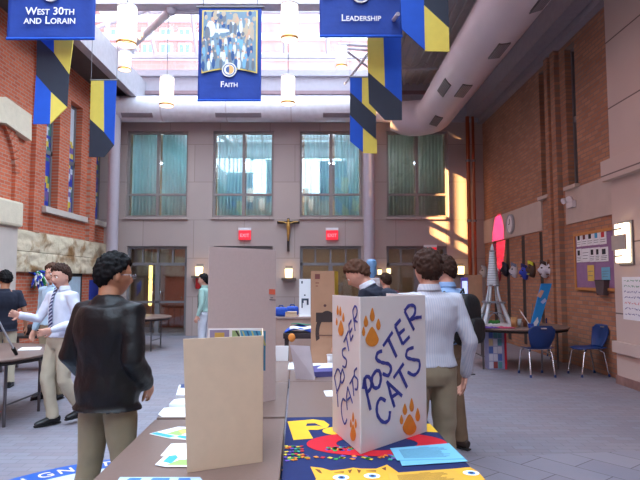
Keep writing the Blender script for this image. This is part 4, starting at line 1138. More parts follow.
    if tie:
        q = [(0, .080, 1.475), (0, .108, 1.40), (0, .132, 1.30), (0, .128, 1.18), (0, .125, 1.04), (0, .125, 1.0)]
        c = MB(); c.tube([up_((0, y*gq+.006, z)) for _, y, z in q], [(.020, .010), (.020, .008), (.029, .007), (.036, .006), (.042, .006), (.012, .004)], 10, ref=(1,0,0)); c.sphere(up_((0, .082, 1.478)), (.022, .014, .02), 10, 8)
        c.build('tie', tie, t)
    return t, j, up_, HM
KHAKI = mat('khaki_cloth', (150, 136, 112), .9, vary=.07, scale=12)
KHAKI2 = mat('olive_khaki_cloth', (140, 127, 101), .9, vary=.06, scale=12)
KHAKI3 = mat('light_khaki_cloth', (184, 172, 150), .9, vary=.06, scale=12)
BROWNC = mat('brown_khaki_cloth', (128, 104, 80), .9, vary=.07, scale=12)
LEATHER = mat('black_leather', (7, 7, 11), .50, vary=.1, scale=9, bump=.15, bscale=60, spec=.38)
H_BLACK = mat('black_hair', (14, 12, 14), .75, vary=.2, scale=40, bump=.15, bscale=90, spec=.2)
H_DARK = mat('dark_brown_hair', (58, 38, 30), .75, vary=.25, scale=40, bump=.15, bscale=90, spec=.2)
H_BROWN = mat('brown_hair', (84, 56, 42), .75, vary=.25, scale=40, bump=.15, bscale=90, spec=.2)
SHOE_B = mat('black_shoe', (24, 22, 24), .4)
SHOE_R = mat('brown_shoe', (66, 48, 38), .5)
WHITE_SH = mat('white_shirt_cloth', (214, 218, 232), .85, vary=.04, scale=6)
STRIPE_SH = stripes('pinstripe_cloth', (200, 201, 211), (184, 189, 205), .016, (1, .25, 0), .85)
BLUE_SH = mat('light_blue_cloth', (142, 176, 220), .85, vary=.04, scale=6)
PALE_SH = mat('pale_blue_cloth', (176, 204, 226), .85, vary=.04, scale=6)
NAVY_SH = mat('dark_navy_cloth', (24, 28, 46), .9, vary=.1)
MINT_SH = mat('pale_green_cloth', (164, 200, 190), .85, vary=.04)
MAROON = mat('maroon_cloth', (110, 40, 44), .9)
TIE_S = stripes('striped_tie', (34, 42, 92), (196, 200, 220), .040, (.55, .0, 1), .6)
TIE_D = mat('dark_tie', (30, 32, 44), .6)

G = lambda px, Y: (px-320)*Y/F
person('person with glasses in a black leather jacket and khaki trousers, seen from behind', (G(111, 3.32), 3.32, 0), -.42, 1.715,
       J=dict(elR=(.246, -.06, 1.13), wrR=(.19, .12, .965), elL=(-.246, -.07, 1.13), wrL=(-.21, .12, .95), kneeR=(.12, .03, .49), ankR=(.14, -.02, .1), kneeL=(-.12, -.0, .49), ankL=(-.17, -.06, .1)),
       head=(-.42, .04, 0), shirt=LEATHER, jacket=True, trouser=KHAKI2, shoe=SHOE_B, hair=H_BLACK, skin=1, glasses=True, hairlen=.06, hairth=-.006, girth=1.02, curl=.6,
       palms=dict(R=(-1, -.2, 0), L=(1, -.2, 0)))
person('person in a pinstriped pale shirt and khaki trousers, back turned, beside the lettered board', (G(428.5, 3.95), 3.95, 0), .10, 1.765,
       J=dict(elR=(.275, -.04, 1.12), wrR=(.275, .07, .875), elL=(-.25, .05, 1.13), wrL=(-.16, .24, 1.05), ankR=(.10, -.03, .1)),
       head=(.12, .05, 0), shirt=STRIPE_SH, trouser=KHAKI, shoe=SHOE_R, hair=H_DARK, belt=mat('brown_belt', (70, 46, 32), .5), collar=STRIPE_SH, curl=.45, palms=dict(R=(-1, .1, 0)), girth=1.06, hairlen=.08)
p7 = person('person in a light blue shirt wearing a black backpack, half hidden behind the pinstriped shirt', (G(446, 5.25), 5.25, 0), .75, 1.78,
       J=dict(wrR=(.20, .22, 1.0), elR=(.25, .0, 1.13), wrL=(-.2, .2, 1.0), kneeR=(.12, .0, .49), ankR=(.14, -.04, .1)), head=(.25, .1, 0), shirt=BLUE_SH, trouser=BROWNC, shoe=SHOE_R, hair=H_DARK, collar=BLUE_SH)
p5 = person('person with tousled brown hair in a dark jacket, bending over the tables', (G(391, 5.3)+.02, 5.3, 0), 1.25, 1.84,
       J=dict(elR=(.24, .28, 1.14), wrR=(.18, .44, .96), elL=(-.24, .28, 1.14), wrL=(-.16, .44, .96)), lean=.46, head=(.1, .30, 0), shirt=NAVY_SH, trouser=KHAKI, shoe=SHOE_R, hair=H_BROWN, collar=WHITE_SH, palms=dict(R=(0, 0, -1), L=(0, 0, -1)), hairlen=.02, hairth=-.003)
person('person in a white shirt and striped tie striding past with one hand raised', (G(63.5, 6.2), 6.2, 0), 2.60, 1.73,
       J=dict(elR=(.27, .10, 1.14), wrR=(.24, .34, 1.20), elL=(-.26, -.02, 1.12), wrL=(-.14, .20, 1.05), kneeR=(.08, .10, .50), ankR=(.04, .04, .105), kneeL=(-.10, .02, .49), ankL=(-.10, -.20, .15)),
       head=(.15, .10, 0), shirt=WHITE_SH, trouser=KHAKI3, shoe=SHOE_B, hair=H_DARK, collar=WHITE_SH, tie=TIE_S, curl=.5, belt=SHOE_B)
person('person in a pale blue shirt standing just behind the one with the striped tie', (G(55, 7.5), 7.5, 0), 2.75, 1.78,
       J=dict(kneeR=(.10, .02, .49)), head=(.2, 0, 0), shirt=PALE_SH, trouser=KHAKI, shoe=SHOE_B, hair=H_BROWN, collar=PALE_SH)
person('person in a dark navy polo shirt beside the round table at the left edge', (G(6, 8.3), 8.3, 0), .45, 1.70,
       J=dict(elR=(.28, -.03, 1.13), wrR=(.30, .06, .90)), head=(.25, .2, 0), shirt=NAVY_SH, sleeve='short', untuck=True, trouser=KHAKI3, shoe=SHOE_B, hair=H_BLACK, skin=1, girth=1.1)
person('person in profile in a pale green shirt, far back by the left wall lamp', (G(205, 11.5), 11.5, 0), 1.45, 1.69,
       J=dict(), head=(.1, 0, 0), shirt=MINT_SH, trouser=mat('pale_grey_cloth', (206, 210, 220), .9), shoe=SHOE_B, hair=H_BLACK, collar=MINT_SH, tie=TIE_D, vox=.0095)
person('person with dark hair in a maroon top, far back behind the bending person', (G(386, 9.6), 9.6, 0), .3, 1.68,
       J=dict(), head=(.2, 0, 0), shirt=MAROON, trouser=KHAKI2, shoe=SHOE_B, hair=H_DARK, vox=.0095)
def backpack(label, loc, rz, m, lean=0, s=1.0):
    t = thing('backpack', label, 'bag', loc, rz); t.rotation_euler = (-lean, 0, rz)
    sg = lambda v, e: (abs(v)**e)*(1 if v >= 0 else -1)
    MB().sphere((0, -.10, 0), 1, 32, 20, fn=lambda d: Vector((sg(d.x, .6)*.155*s, sg(d.y, .7)*.105*s, sg(d.z, .6)*.245*s))).build('pack', m, t)
    MB().sphere((0, -.19, -.09), 1, 24, 16, fn=lambda d: Vector((sg(d.x, .6)*.12*s, sg(d.y, .7)*.055*s, sg(d.z, .6)*.12*s))).build('pocket', m, t)
    for e in (-1, 1):
        MB().tube([(e*.09, -.02, .20), (e*.115, .05, .255), (e*.13, .14, .235), (e*.14, .185, .12), (e*.145, .15, -.03), (e*.14, .02, -.17), (e*.12, -.05, -.2)], [(.03, .008)]*7, 8, ref=(1,0,0)).build('strap', mat('strap_web', (20, 20, 24), .8), t)
    MB().tube([(-.03, -.06, .24), (0, -.07, .28), (.03, -.06, .24)], .008, 6).build('handle', M_BLACK, t)
    return t
a = .75
backpack('black backpack on the shoulders of the person in the light blue shirt', (G(446, 5.25)+sin(a)*.11, 5.25-cos(a)*.11, 1.20), a, mat('black_nylon', (16, 16, 20), .7, bump=.3, bscale=30), s=.96)
a = 1.25; q = p5[2]((0, -.10, 1.17)) * (1.84/1.75)
qx = Vector((G(391, 5.3)+.02, 5.3, 0)) + Matrix.Rotation(a, 3, 'Z') @ q
backpack('dark navy backpack on the back of the bending person', qx, a, mat('navy_nylon', (26, 32, 52), .8), lean=.9, s=.82)

# ------------------------------------------------------------------ the row of brown tables
M_WOOD = M_TOP
O = onz(286, 418, .74); TR = math.atan2(23, 560)
EX = Vector((cos(TR), sin(TR), 0)); EY = Vector((-sin(TR), cos(TR), 0))
def rect_table(u0, u1, v0, v1, label, grp='brown tables pushed together in two rows'):
    c = O + EX*((u0+u1)/2) + EY*((v0+v1)/2); W = (u1-u0)/2-.006; L = (v1-v0)/2-.006
    t = thing('folding_table', label, 'table', (c.x, c.y, 0), TR, grp)
    MB().box((-W, -L, .705), (W, L, .74)).build('tabletop', [M_WOOD], t, bevel=.006)
    MB().box((-W+.03, -L+.03, .665), (W-.03, L-.03, .705)).build('apron', M_TOPEDGE, t)
    for sx in (-1, 1):
        for sy in (-1, 1):
            MB().tube([(sx*(W-.07), sy*(L-.1), .0), (sx*(W-.07), sy*(L-.1), .67)], .016, 10).build('leg', M_LEGM, t)
    for sy in (-1, 1): MB().tube([(-(W-.07), sy*(L-.1), .25), ((W-.07), sy*(L-.1), .25)], .010, 8).build('cross_bar', M_LEGM, t)
    return t
LW, RW = -.775, .82
rect_table(0, RW, -1.22, 0, 'brown table under the navy and yellow cloth, nearest on the right')
rect_table(LW, 0, -1.22, 0, 'brown table under the plain tan board, nearest on the left')
rect_table(0, RW, 0, 1.2, 'brown table with a bare top just behind the lettered white board')
rect_table(LW, 0, .03, 1.2, 'brown table behind the tan board carrying the loose white papers')
rect_table(0, RW, 1.2, 2.4, 'brown table behind the bare one, with the purple book and the leaning panel')
rect_table(LW, 0, 1.2, 2.4, 'brown table hidden behind the tallest board')

# ------------------------------------------------------------------ flat things on the tables
TZ = .74
def flat(name, label, cat, cells, z, mats, th=.002, parts=None, group=None, kind_part='sheet'):
    """cells: list of (material index, pixel polygon) lying on height z"""
    b0 = onz(cells[0][1][0][0], cells[0][1][0][1], z)
    t = thing(name, label, cat, (b0.x, b0.y, z), 0, group)
    mb = MB()
    for k, (mi, poly) in enumerate(cells):
        pts = [onz(a, b, z) - Vector((b0.x, b0.y, z)) for a, b in poly]
        nn = sum(((pts[i]-pts[0]).cross(pts[i+1]-pts[0]) for i in range(1, len(pts)-1)), Vector())
        if nn.z < 0: pts = pts[::-1]
        mb.prism([p + Vector((0, 0, 0 if k == 0 else th)) for p in pts], (0, 0, th if k == 0 else .0006*(1+.02*k)), mi)
    mb.build(kind_part, mats, t)
    return t, b0
MC = lambda n, c: mat(n, c, .7)
m_white, m_cyan, m_green, m_ylw, m_bl = M_PAPER, MC('print_cyan', (60, 170, 220)), MC('print_green', (160, 200, 110)), MC('print_yellow', (226, 214, 110)), MC('print_blue', (60, 120, 200))
flat('brochure', 'folded white, green and blue brochure on the left front table, farther one', 'brochure', [(0, [(149.5, 434), (178, 427), (200, 428), (190, 440), (170, 438.5)]), (1, [(151, 434), (157, 432.6), (176, 436.5), (169, 438)]), (2, [(166, 434), (184, 429), (194, 430), (180, 436)]), (3, [(178, 431), (186, 430), (190, 433), (182, 434)]), (1, [(180, 436), (192, 437), (190, 440), (176, 437.5)])], TZ, [m_white, m_cyan, m_green, m_ylw])
flat('brochure', 'white sheet lying under the nearer picture brochure on the left front table', 'brochure', [(0, [(160.5, 456), (171, 444), (205, 443), (205, 457)])], TZ, [m_white])
flat('brochure', 'nearer brochure with a blue bird and green field, on the left front table', 'brochure', [(0, [(155, 465), (166, 455), (205, 455), (205, 467), (165, 467)]), (1, [(163, 462), (169, 456.5), (176, 455.5), (178, 458), (171, 464)]), (2, [(166, 465.5), (180, 460), (205, 460), (205, 466)])], TZ+.004, [m_white, m_cyan, m_green])
flat('leaflet', 'pale blue patterned leaflet at the near edge of the left front table', 'leaflet', [(0, [(116, 483), (120, 477.5), (200, 477.5), (204, 483)]), (1, [(126, 481), (130, 478.5), (142, 478.5), (140, 481)]), (1, [(150, 481), (153, 478.5), (170, 478.5), (169, 481)]), (1, [(178, 481), (179, 478.5), (190, 478.5), (191, 481)])], TZ, [mat('leaflet_blue', (180, 206, 230), .7), m_bl])
t, b0 = flat('white_sheet', 'wide white sheet on the second left table, overhanging its edge', 'paper', [(0, [(158, 414.5), (164, 408), (200, 406), (204, 417), (162, 417)])], TZ, [m_white])
flat('paper_stack', 'crumpled white paper stack behind the wide sheet on the left', 'paper', [(0, [(169, 407), (174, 402), (200, 400), (202, 407)])], TZ+.003, [m_white], th=.018)
flat('paper_stack', 'higher stack of white paper with a blue cover, left of the tallest board', 'paper', [(0, [(176, 399.5), (179, 389), (210, 387), (210, 400)]), (1, [(180, 392), (181, 388.4), (186, 388), (186, 392)])], TZ, [m_white, M_NAVY], th=.03)
flat('small_card', 'small white card on the bare table beside the lettered board', 'card', [(0, [(323.5, 391), (345, 390), (347, 396), (326, 396.5)])], TZ, [m_white])
flat('paper_stack', 'white papers on the rear table left of the leaning grey panel', 'paper', [(0, [(288, 370), (289, 364), (303, 364), (303, 370)])], TZ, [m_white], th=.012)
flat('open_folder', 'open white folder on the rear table right of the leaning grey panel', 'folder', [(0, [(308, 368), (306, 360.5), (322, 360), (328, 366), (318, 369)]), (1, [(309, 361.2), (309, 360.6), (320, 360.5), (320, 361.1)])], TZ, [m_white, M_GREY], th=.01)
flat('white_sheet', 'white sheet lying over the purple book on the rear table', 'paper', [(0, [(317, 368.5), (325, 363.5), (345, 362.5), (345, 367.5)])], TZ+.046, [m_white], th=.004)
t, b0 = flat('purple_book', 'thick purple book under the white sheet on the rear table', 'book', [(0, [(314, 377.5), (311, 371), (340, 369), (344, 376)])], TZ, [mat('book_purple', (84, 80, 140), .6)], th=.045, kind_part='cover')
pp = onz(331, 362, TZ+.05); t = thing('paper_cup', 'white paper cup behind the purple book', 'cup', (pp.x, pp.y+.12, TZ))
MB().lathe((0,0,0), [(.001, 0), (.028, 0), (.038, .10), (.035, .10), (.026, .01), (.001, .01)], 20).build('cup', M_PAPER, t)
MB().lathe((0,0,0), [(.036, .095), (.041, .098), (.041, .106), (.036, .106), (.036, .095)], 20).build('rim', M_WHITE, t)
# navy cloth
M_CL = mat('navy_felt', (22, 38, 92), .95, vary=.1, scale=10); M_CY = mat('yellow_felt', (244, 190, 50), .95, vary=.03); M_CR = mat('red_felt', (206, 24, 44), .95, vary=.04)
conf = [mat('bit_%s' % n, c, .8) for n, c in (('teal', (70, 170, 150)), ('yellow', (226, 200, 70)), ('violet', (110, 80, 180)), ('red', (200, 40, 60)), ('green', (60, 160, 80)), ('orange', (236, 140, 50)))]
A0 = O + EX*(-.0+.004) + EY*(-.004); 
cl = thing('navy_cloth', 'navy felt cloth with yellow letters and a red ring under the lettered board', 'cloth', (O.x, O.y, TZ), TR)
def cp(px, py): 
    d = onz(px, py, TZ+.004) - O; return Vector((d.dot(EX), d.dot(EY), 0))
MB().grid(lambda u, v: (.004+(RW-.006)*u, -1.22*(1-v), .0035+.0006*sin(u*17)*sin(v*13)), 20, 30, .003).build('cloth', M_CL, cl)
def shape(poly, z, mb, mi=0, th=.0012):
    pts = [cp(*p) if not isinstance(p, Vector) else p for p in poly]
    nn = sum(((pts[i]-pts[0]).cross(pts[i+1]-pts[0]) for i in range(1, len(pts)-1)), Vector())
    if nn.z < 0: pts = pts[::-1]
    mb.prism([Vector((p.x, p.y, z)) for p in pts], (0, 0, th), mi); return mb
zc0 = .0046
mb = MB()
for poly in ([(287.5, 421.7), (305, 420.3), (307, 423.5), (306, 426), (308, 430), (313, 438.6), (293.5, 440.2)], [(305, 420.3), (313, 419.6), (316.5, 420), (315, 423.3), (307, 423.6)],
             [(316.5, 420), (324, 421), (329.5, 425), (323, 427), (315, 423.3)], [(329.5, 425), (327, 428), (318, 430), (317, 426), (323, 427)], [(318, 430), (308, 430), (306, 426.3), (317, 426)]):
    shape(poly, zc0, mb)
mb.build('letter', M_CY, cl)
def ring_part(cx, cy, rx, ry, k, z, m, name, a0=0, a1=2*pi, n=48):
    mb = MB(); c = cp(cx, cy)
    for i in range(n):
        t0, t1 = a0+(a1-a0)*i/n, a0+(a1-a0)*(i+1)/n
        shape([c+Vector((rx*cos(t0), ry*sin(t0), 0)), c+Vector((rx*cos(t1), ry*sin(t1), 0)), c+Vector((rx*k*cos(t1), ry*k*sin(t1), 0)), c+Vector((rx*k*cos(t0), ry*k*sin(t0), 0))], z, mb)
    return mb.build(name, m, cl)
ring_part(341, 431, .10, .085, .42, zc0, M_CY, 'letter')
ring_part(370, 429, .085, .085, .42, zc0, M_CY, 'letter')
mb = MB(); shape([(424, 424), (430, 424), (438, 432.5), (426, 432)], zc0, mb); mb.build('letter', M_CY, cl)
ring_part(377, 443.5, .35, .205, .58, zc0+.0003, M_CR, 'red_ring')
random.seed(12); mb = MB()
def bit(px, py, s=.011):
    c = cp(px, py); a = random.random()*3; e1 = Vector((cos(a), sin(a), 0))*s; e2 = Vector((-sin(a), cos(a), 0))*s*.8
    mb_mi = random.randrange(6); shape([c+e1+e2, c-e1+e2, c-e1-e2, c+e1-e2], zc0+.0012, mb, mb_mi, .0018)
for k in range(34): bit(286.5+(k % 6)*3.1+random.uniform(-1, 1), 446.5+(k//6)*2.8+random.uniform(-.8, .8), .010)
for k in range(60):
    x = random.uniform(303, 462); bit(x, 458.5-.0012*(x-345)**2*.25+random.uniform(-2.2, 2.2))
for k in range(26): bit(random.uniform(326, 352), random.uniform(447, 451.5))
mb.build('confetti', conf, cl)
mb = MB(); shape([(310.5, 467), (322, 468.3), (331, 471), (345, 469.5), (353, 468), (362, 469), (376, 469), (387, 465), (393, 469), (400, 474), (470, 467.5), (478, 472), (487, 482), (486, 489), (312, 489), (316, 479)], zc0, mb)
cface = mb.build('cat_face', mat('cat_yellow', (240, 176, 56), .95, vary=.05), cl)
mb = MB()
for poly in ([(315, 469.5), (320, 470.5), (322, 474), (319, 473)], [(348, 471), (352, 470), (350, 474)], [(357, 470), (361, 471), (359, 474)], [(334, 473), (344, 472), (344, 473)], [(366, 471.5), (376, 471), (376, 472)], [(382, 469), (386, 467.5), (386, 471)]): shape(poly, zc0+.0013, mb)
mb.build('fur_mark', mat('fur_brown', (120, 70, 30), .9), cl)
for ex, ey in ((341, 478), (372, 476.5), (471, 473.5)):
    e = ring_part(ex, ey, .034, .03, 0.01, zc0+.0013, M_PAPER, 'eye', n=20)
    mb = MB(); c = cp(ex+.5, ey+.3)
    shape([c+Vector((.016*cos(2*pi*k/14), .018*sin(2*pi*k/14), 0)) for k in range(14)], zc0+.0026, mb, 0, .0006); shape([c+Vector((.008*cos(2*pi*k/12), .009*sin(2*pi*k/12), 0)) for k in range(12)], zc0+.0033, mb, 1, .0006)
    mb.build('pupil', [mat('iris_blue', (70, 130, 200), .6), M_BLACK], e)
# papers on the cloth
def lined_sheet(label, quad, z, m, n, th=.0015, name='paper_sheet', ink=None):
    q = [onz(a, b, z) for a, b in quad]; b0 = q[0].copy()
    t = thing(name, label, 'paper', (b0.x, b0.y, z))
    L = [p-b0 for p in q]; nn = (L[1]-L[0]).cross(L[2]-L[0])
    MB().prism(L if nn.z > 0 else L[::-1], (0, 0, th)).build('sheet', m, t)
    if n:
        mb = MB(); random.seed(n)
        for k in range(n):
            v = .14+.76*k/n; x0 = .12 if k else .45; x1 = random.uniform(.72, .9) if k else .62
            P = lambda u, v: L[0].lerp(L[1], u).lerp(L[3].lerp(L[2], u), v)
            pts = [P(x0, v), P(x1, v), P(x1, v+.022), P(x0, v+.022)]
            if (pts[1]-pts[0]).cross(pts[2]-pts[0]).z < 0: pts = pts[::-1]
            mb.prism([p+Vector((0, 0, th)) for p in pts], (0, 0, .0004))
        mb.build('text_lines', ink or mat('ink_dark', (84, 130, 156), .8), t)
    return t
M_BP = mat('blue_sheet', (120, 192, 222), .8, vary=.02)
lined_sheet('lower light blue sheet showing under the printed one, on the navy cloth', [(397, 453), (452, 450), (468, 461.5), (402, 466)], TZ+.0075, M_BP, 0)
lined_sheet('upper light blue printed sheet on the navy cloth', [(390, 448.5), (449, 443.5), (465, 459), (397, 460.5)], TZ+.0095, M_BP, 13)
lined_sheet('golden printed sheet on the near edge of the navy cloth', [(388, 473.5), (453, 469), (470, 484), (392, 487)], TZ+.0095, mat('gold_sheet', (224, 172, 60), .8), 12, ink=mat('ink_brown', (130, 96, 40), .8))

# ------------------------------------------------------------------ standing boards
M_CARD = mat('tan_card', (216, 192, 164), .85, vary=.03, scale=20)
M_CARDP = mat('pinkish_card', (196, 176, 172), .85, vary=.03, scale=60)
M_FOAM = mat('white_board', (222, 216, 214), .7, vary=.02)
def vpanel(parent, name, a, b, z0, z1, m, th=.006, base=None):
    """upright panel between floor points a and b"""
    a = Vector((a[0], a[1], 0)); b = Vector((b[0], b[1], 0)); d = (b-a).normalized(); n = Vector((-d.y, d.x, 0))*th
    B = base or Vector()
    return MB().prism([Vector((p.x, p.y, z0))-B for p in (a, b, b+n, a+n)], (0, 0, z1-z0)).build(name, m, parent, bevel=.0015)
# plain tan board, open to the left
A = onz(187, 473, TZ); B = onz(262.5, 462, TZ); C_ = Vector((G(263.5, 2.98), 2.98, TZ)); D = Vector((G(209, 2.95), 2.95, TZ)); ztop = at(183, 339, A.y).z
A2 = Vector((G(183.5, A.y), A.y, TZ))
t = thing('trifold_board', 'plain tan folding board, its coloured inner face showing over the top edge', 'board', (A.x, A.y, TZ)); bb = Vector((A.x, A.y, TZ))
_q = [A-bb, B-bb, at(262.8, 335.5, B.y)-bb, at(183, 339, A.y)-bb]
MB().prism(_q, Vector((0, .006, 0))).build('panel', M_CARD, t, bevel=.0015)
vpanel(t, 'panel', B+Vector((0, .008, 0)), C_, TZ, ztop, M_CARD, base=bb)
bp_ = vpanel(t, 'panel', D, C_, TZ, ztop, M_FOAM, base=bb)
o3 = D - bb; dd = (C_-D); L3 = dd.length; Mx = face_matrix(o3 + Vector((0, -.001, 0)), dd, (0, 0, 1)); hh = ztop-TZ
pm = [mat('pic_lilac', (138, 124, 150), .7), mat('pic_straw', (176, 178, 110), .7), mat('pic_sage', (140, 164, 110), .7), mat('pic_lake', (70, 140, 176), .7), mat('pic_deep', (30, 84, 124), .7), M_BLACK, mat('pic_orange', (190, 150, 70), .7), m_white]
mb = MB(); mb.box((.01, hh-.10, 0), (.11, hh-.006, .002), 0, Mx); mb.box((.035, hh-.06, .002), (.085, hh-.02, .004), 6, Mx)
mb.prism([Mx @ Vector(p) for p in ((.125, hh-.22, 0), (.21, hh-.22, 0), (.16, hh-.01, 0), (.125, hh-.01, 0))], Mx.to_3x3() @ Vector((0, 0, .002)), 2)
mb.prism([Mx @ Vector(p) for p in ((.14, hh-.01, .002), (.15, hh-.01, .002), (.20, hh-.10, .002), (.19, hh-.10, .002))], Mx.to_3x3() @ Vector((0, 0, .002)), 5)
mb.prism([Mx @ Vector(p) for p in ((.165, hh-.008, 0), (.30, hh-.014, 0), (.30, hh-.22, 0), (.215, hh-.22, 0))], Mx.to_3x3() @ Vector((0, 0, .002)), 3)
for k in range(5): mb.prism([Mx @ Vector(p) for p in ((.175+k*.024, hh-.012, .002), (.183+k*.024, hh-.014, .002), (.215+k*.022, hh-.09, .002), (.205+k*.022, hh-.09, .002))], Mx.to_3x3() @ Vector((0, 0, .0015)), 4 if k % 2 else 1)
mb.build('picture', pm, bp_)
# tallest board, pinkish
Yr = 3.9; Yl = 3.5; A = Vector((G(209, Yl), Yl, TZ)); B = Vector((G(276, Yr), Yr, TZ)); zt = at(276, 250, Yr).z
t = thing('trifold_board', 'tallest plain pinkish-grey folding board with a small orange price sticker', 'board', (A.x, A.y, TZ)); bb = Vector((A.x, A.y, TZ))
vpanel(t, 'panel', A, B, TZ, zt, M_CARDP, base=bb)
vpanel(t, 'panel', B + Vector((.0, .012, 0)), B + Vector((-.30, .36, 0)), TZ, zt, M_CARDP, base=bb); vpanel(t, 'panel', A + Vector((.01, .012, 0)), A + Vector((-.0, .47, 0)), TZ, zt, M_CARDP, base=bb)
nrm = (B-A).cross(Vector((0, 0, 1))).normalized()
def onpan(px, py, off=.001): return onp(px, py, A + nrm*off, nrm) - bb
for name, poly, m in (('sticker', [(269, 289), (275, 289.4), (275, 294.6), (269, 294.2)], mat('sticker_orange', (226, 106, 80), .6)), ('sticker_print', [(270.5, 297.2), (273, 297.3), (273, 298.2), (270.5, 298.1)], M_GREY), ('sticker_print', [(269.5, 299.4), (275.4, 299.7), (275.4, 300.4), (269.5, 300.1)], mat('print_dark', (70, 70, 86), .7))):
    MB().prism([onpan(*p) for p in poly][::-1], nrm*.002).build(name, m, t)
# lettered white board with paw prints
S = onz(360.5, 456, TZ); L_ = onz(332.5, 431.5, TZ); R_ = onz(427, 433, TZ); zt = at(359, 297, S.y).z
t = thing('poster_board', 'white folding board lettered POSTER CATS in blue with orange paw prints', 'board', (S.x, S.y, TZ)); bb = S.copy()
for a, b in ((L_, S), (S, R_)): pass
dL = (S-L_).normalized(); nL = Vector((dL.y, -dL.x, 0)); dR = (R_-S).normalized(); nR = Vector((dR.y, -dR.x, 0))
zt0 = zt; ZB = TZ+.008
pL = vpanel(t, 'panel', L_, S, ZB, zt, M_FOAM, th=.006, base=bb); pR = vpanel(t, 'panel', S, R_, ZB, zt, M_FOAM, th=.006, base=bb)
vpanel(t, 'panel', R_, R_ + Vector((-.16, .40, 0)), ZB, zt, M_FOAM, base=bb)
BLUEI = mat('blue_marker', (52, 58, 142), .7, vary=.12, scale=30); ORI = mat('orange_paint', (214, 132, 40), .8, vary=.1, scale=30)
def cat_smooth(p, n=5):
    if len(p) < 3: return p
    q = [p[0]] + list(p) + [p[-1]]; out = []
    for i in range(1, len(q)-2):
        for k in range(n):
            u = k/n; a, b, c, d = q[i-1], q[i], q[i+1], q[i+2]
            out.append(.5*((2*b) + (c-a)*u + (2*a-5*b+4*c-d)*u*u + (3*b-a-3*c+d)*u**3))
    return out + [p[-1]]
def strokes(panel, name, lines, p0, n, wpx, m, smooth=True):
    mb = MB(); P0 = p0 + n*.0012
    for li, ln in enumerate(lines):
        sm = ln[0] != '|'; pts = [onp(a, b, P0, n) - bb for a, b in (ln if sm else ln[1:])]
        pts = cat_smooth(pts) if sm else pts
        wd = wpx*S.y/F/2
        L = []; Rr = []
        for i, p in enumerate(pts):
            d = (pts[min(i+1, len(pts)-1)] - pts[max(0, i-1)]).normalized(); sd = n.cross(d)
            k = wd*(1.12 if i in (0,) else 1)*(.85+.3*abs(sin(i*.9+li)))
            L.append(p+sd*k); Rr.append(p-sd*k)
        N = len(pts); vs = L+Rr+[v+n*.0015 for v in L+Rr]; fs = []
        for i in range(N-1): fs += [(2*N+i, 2*N+i+1, 3*N+i+1, 3*N+i), (i, N+i, N+i+1, i+1), (i, i+1, 2*N+i+1, 2*N+i), (N+i+1, N+i, 3*N+i, 3*N+i+1)]
        fs += [(0, 2*N, 3*N, N), (N-1, 2*N-1, 4*N-1, 3*N-1)]
        mb.add(vs, fs)
    return mb.build(name, m, panel)
def paw(panel, pads, p0, n):
    mb = MB(); P0 = p0 + n*.0012
    for (cx, cy, rx, ry, tip) in pads:
        pts = []
        for k in range(20):
            a = 2*pi*k/20; x = cx + rx*cos(a)*(1 if sin(a) > 0 else (1+.55*sin(a))); y = cy + ry*sin(a)*(1 if sin(a) > 0 else tip)
            pts.append(onp(x, y, P0, n) - bb)
        mb.prism(pts[::-1], n*.0015)
    mb.build('paw_print', ORI, panel)
Rt = {
 'P': [[(364.5, 377), (366, 389), (370.5, 410)], [(363, 389), (364.5, 379), (368, 376.5), (371, 381), (370.5, 388), (366, 394)]],
 'O': [[(376, 370.5), (371.8, 378), (373.5, 387), (378.5, 387), (380.8, 379), (379.5, 371.5), (376, 370.5)]],
 'S': [[(382, 351), (377.5, 353), (376.5, 359), (382, 362.5), (388.5, 364), (391, 369), (388, 375.5), (382.5, 373.5)]],
 'T': [[(383, 346), (392.5, 332)], [(388, 338.5), (396.5, 357)]],
 'E': [[(395, 326), (402.5, 344)], [(395, 326), (400.5, 319.5)], [(399, 334), (404.5, 329)], [(402.5, 344), (409.5, 336.5)]],
 'R': [[(404.5, 311), (414, 330)], [(404.5, 311), (409, 305.5), (414.5, 306.5), (414.5, 314), (409.5, 320.5)], [(409.5, 320.5), (415, 318), (421.5, 317)]],
 'C': [[(385.5, 401), (380.5, 398.5), (377, 405), (377.5, 415), (383, 422), (388.5, 420), (390, 411)]],
 'A': [[(386.5, 381.5), (402, 396)], [(387.5, 382), (391, 396), (394.5, 407)], [(391, 397.5), (398, 393)]],
 't': [[(393.5, 378), (403.5, 363.5)], [(399, 370.5), (407, 387.5)]],
 's': [[(413.5, 347.5), (407.5, 350), (406.5, 357), (413, 359.5), (419, 361), (419, 369.5), (414, 375), (407.5, 372)]],
}
for k, v in Rt.items(): strokes(pR, 'letter', v, S, nR, 3.5, BLUEI)
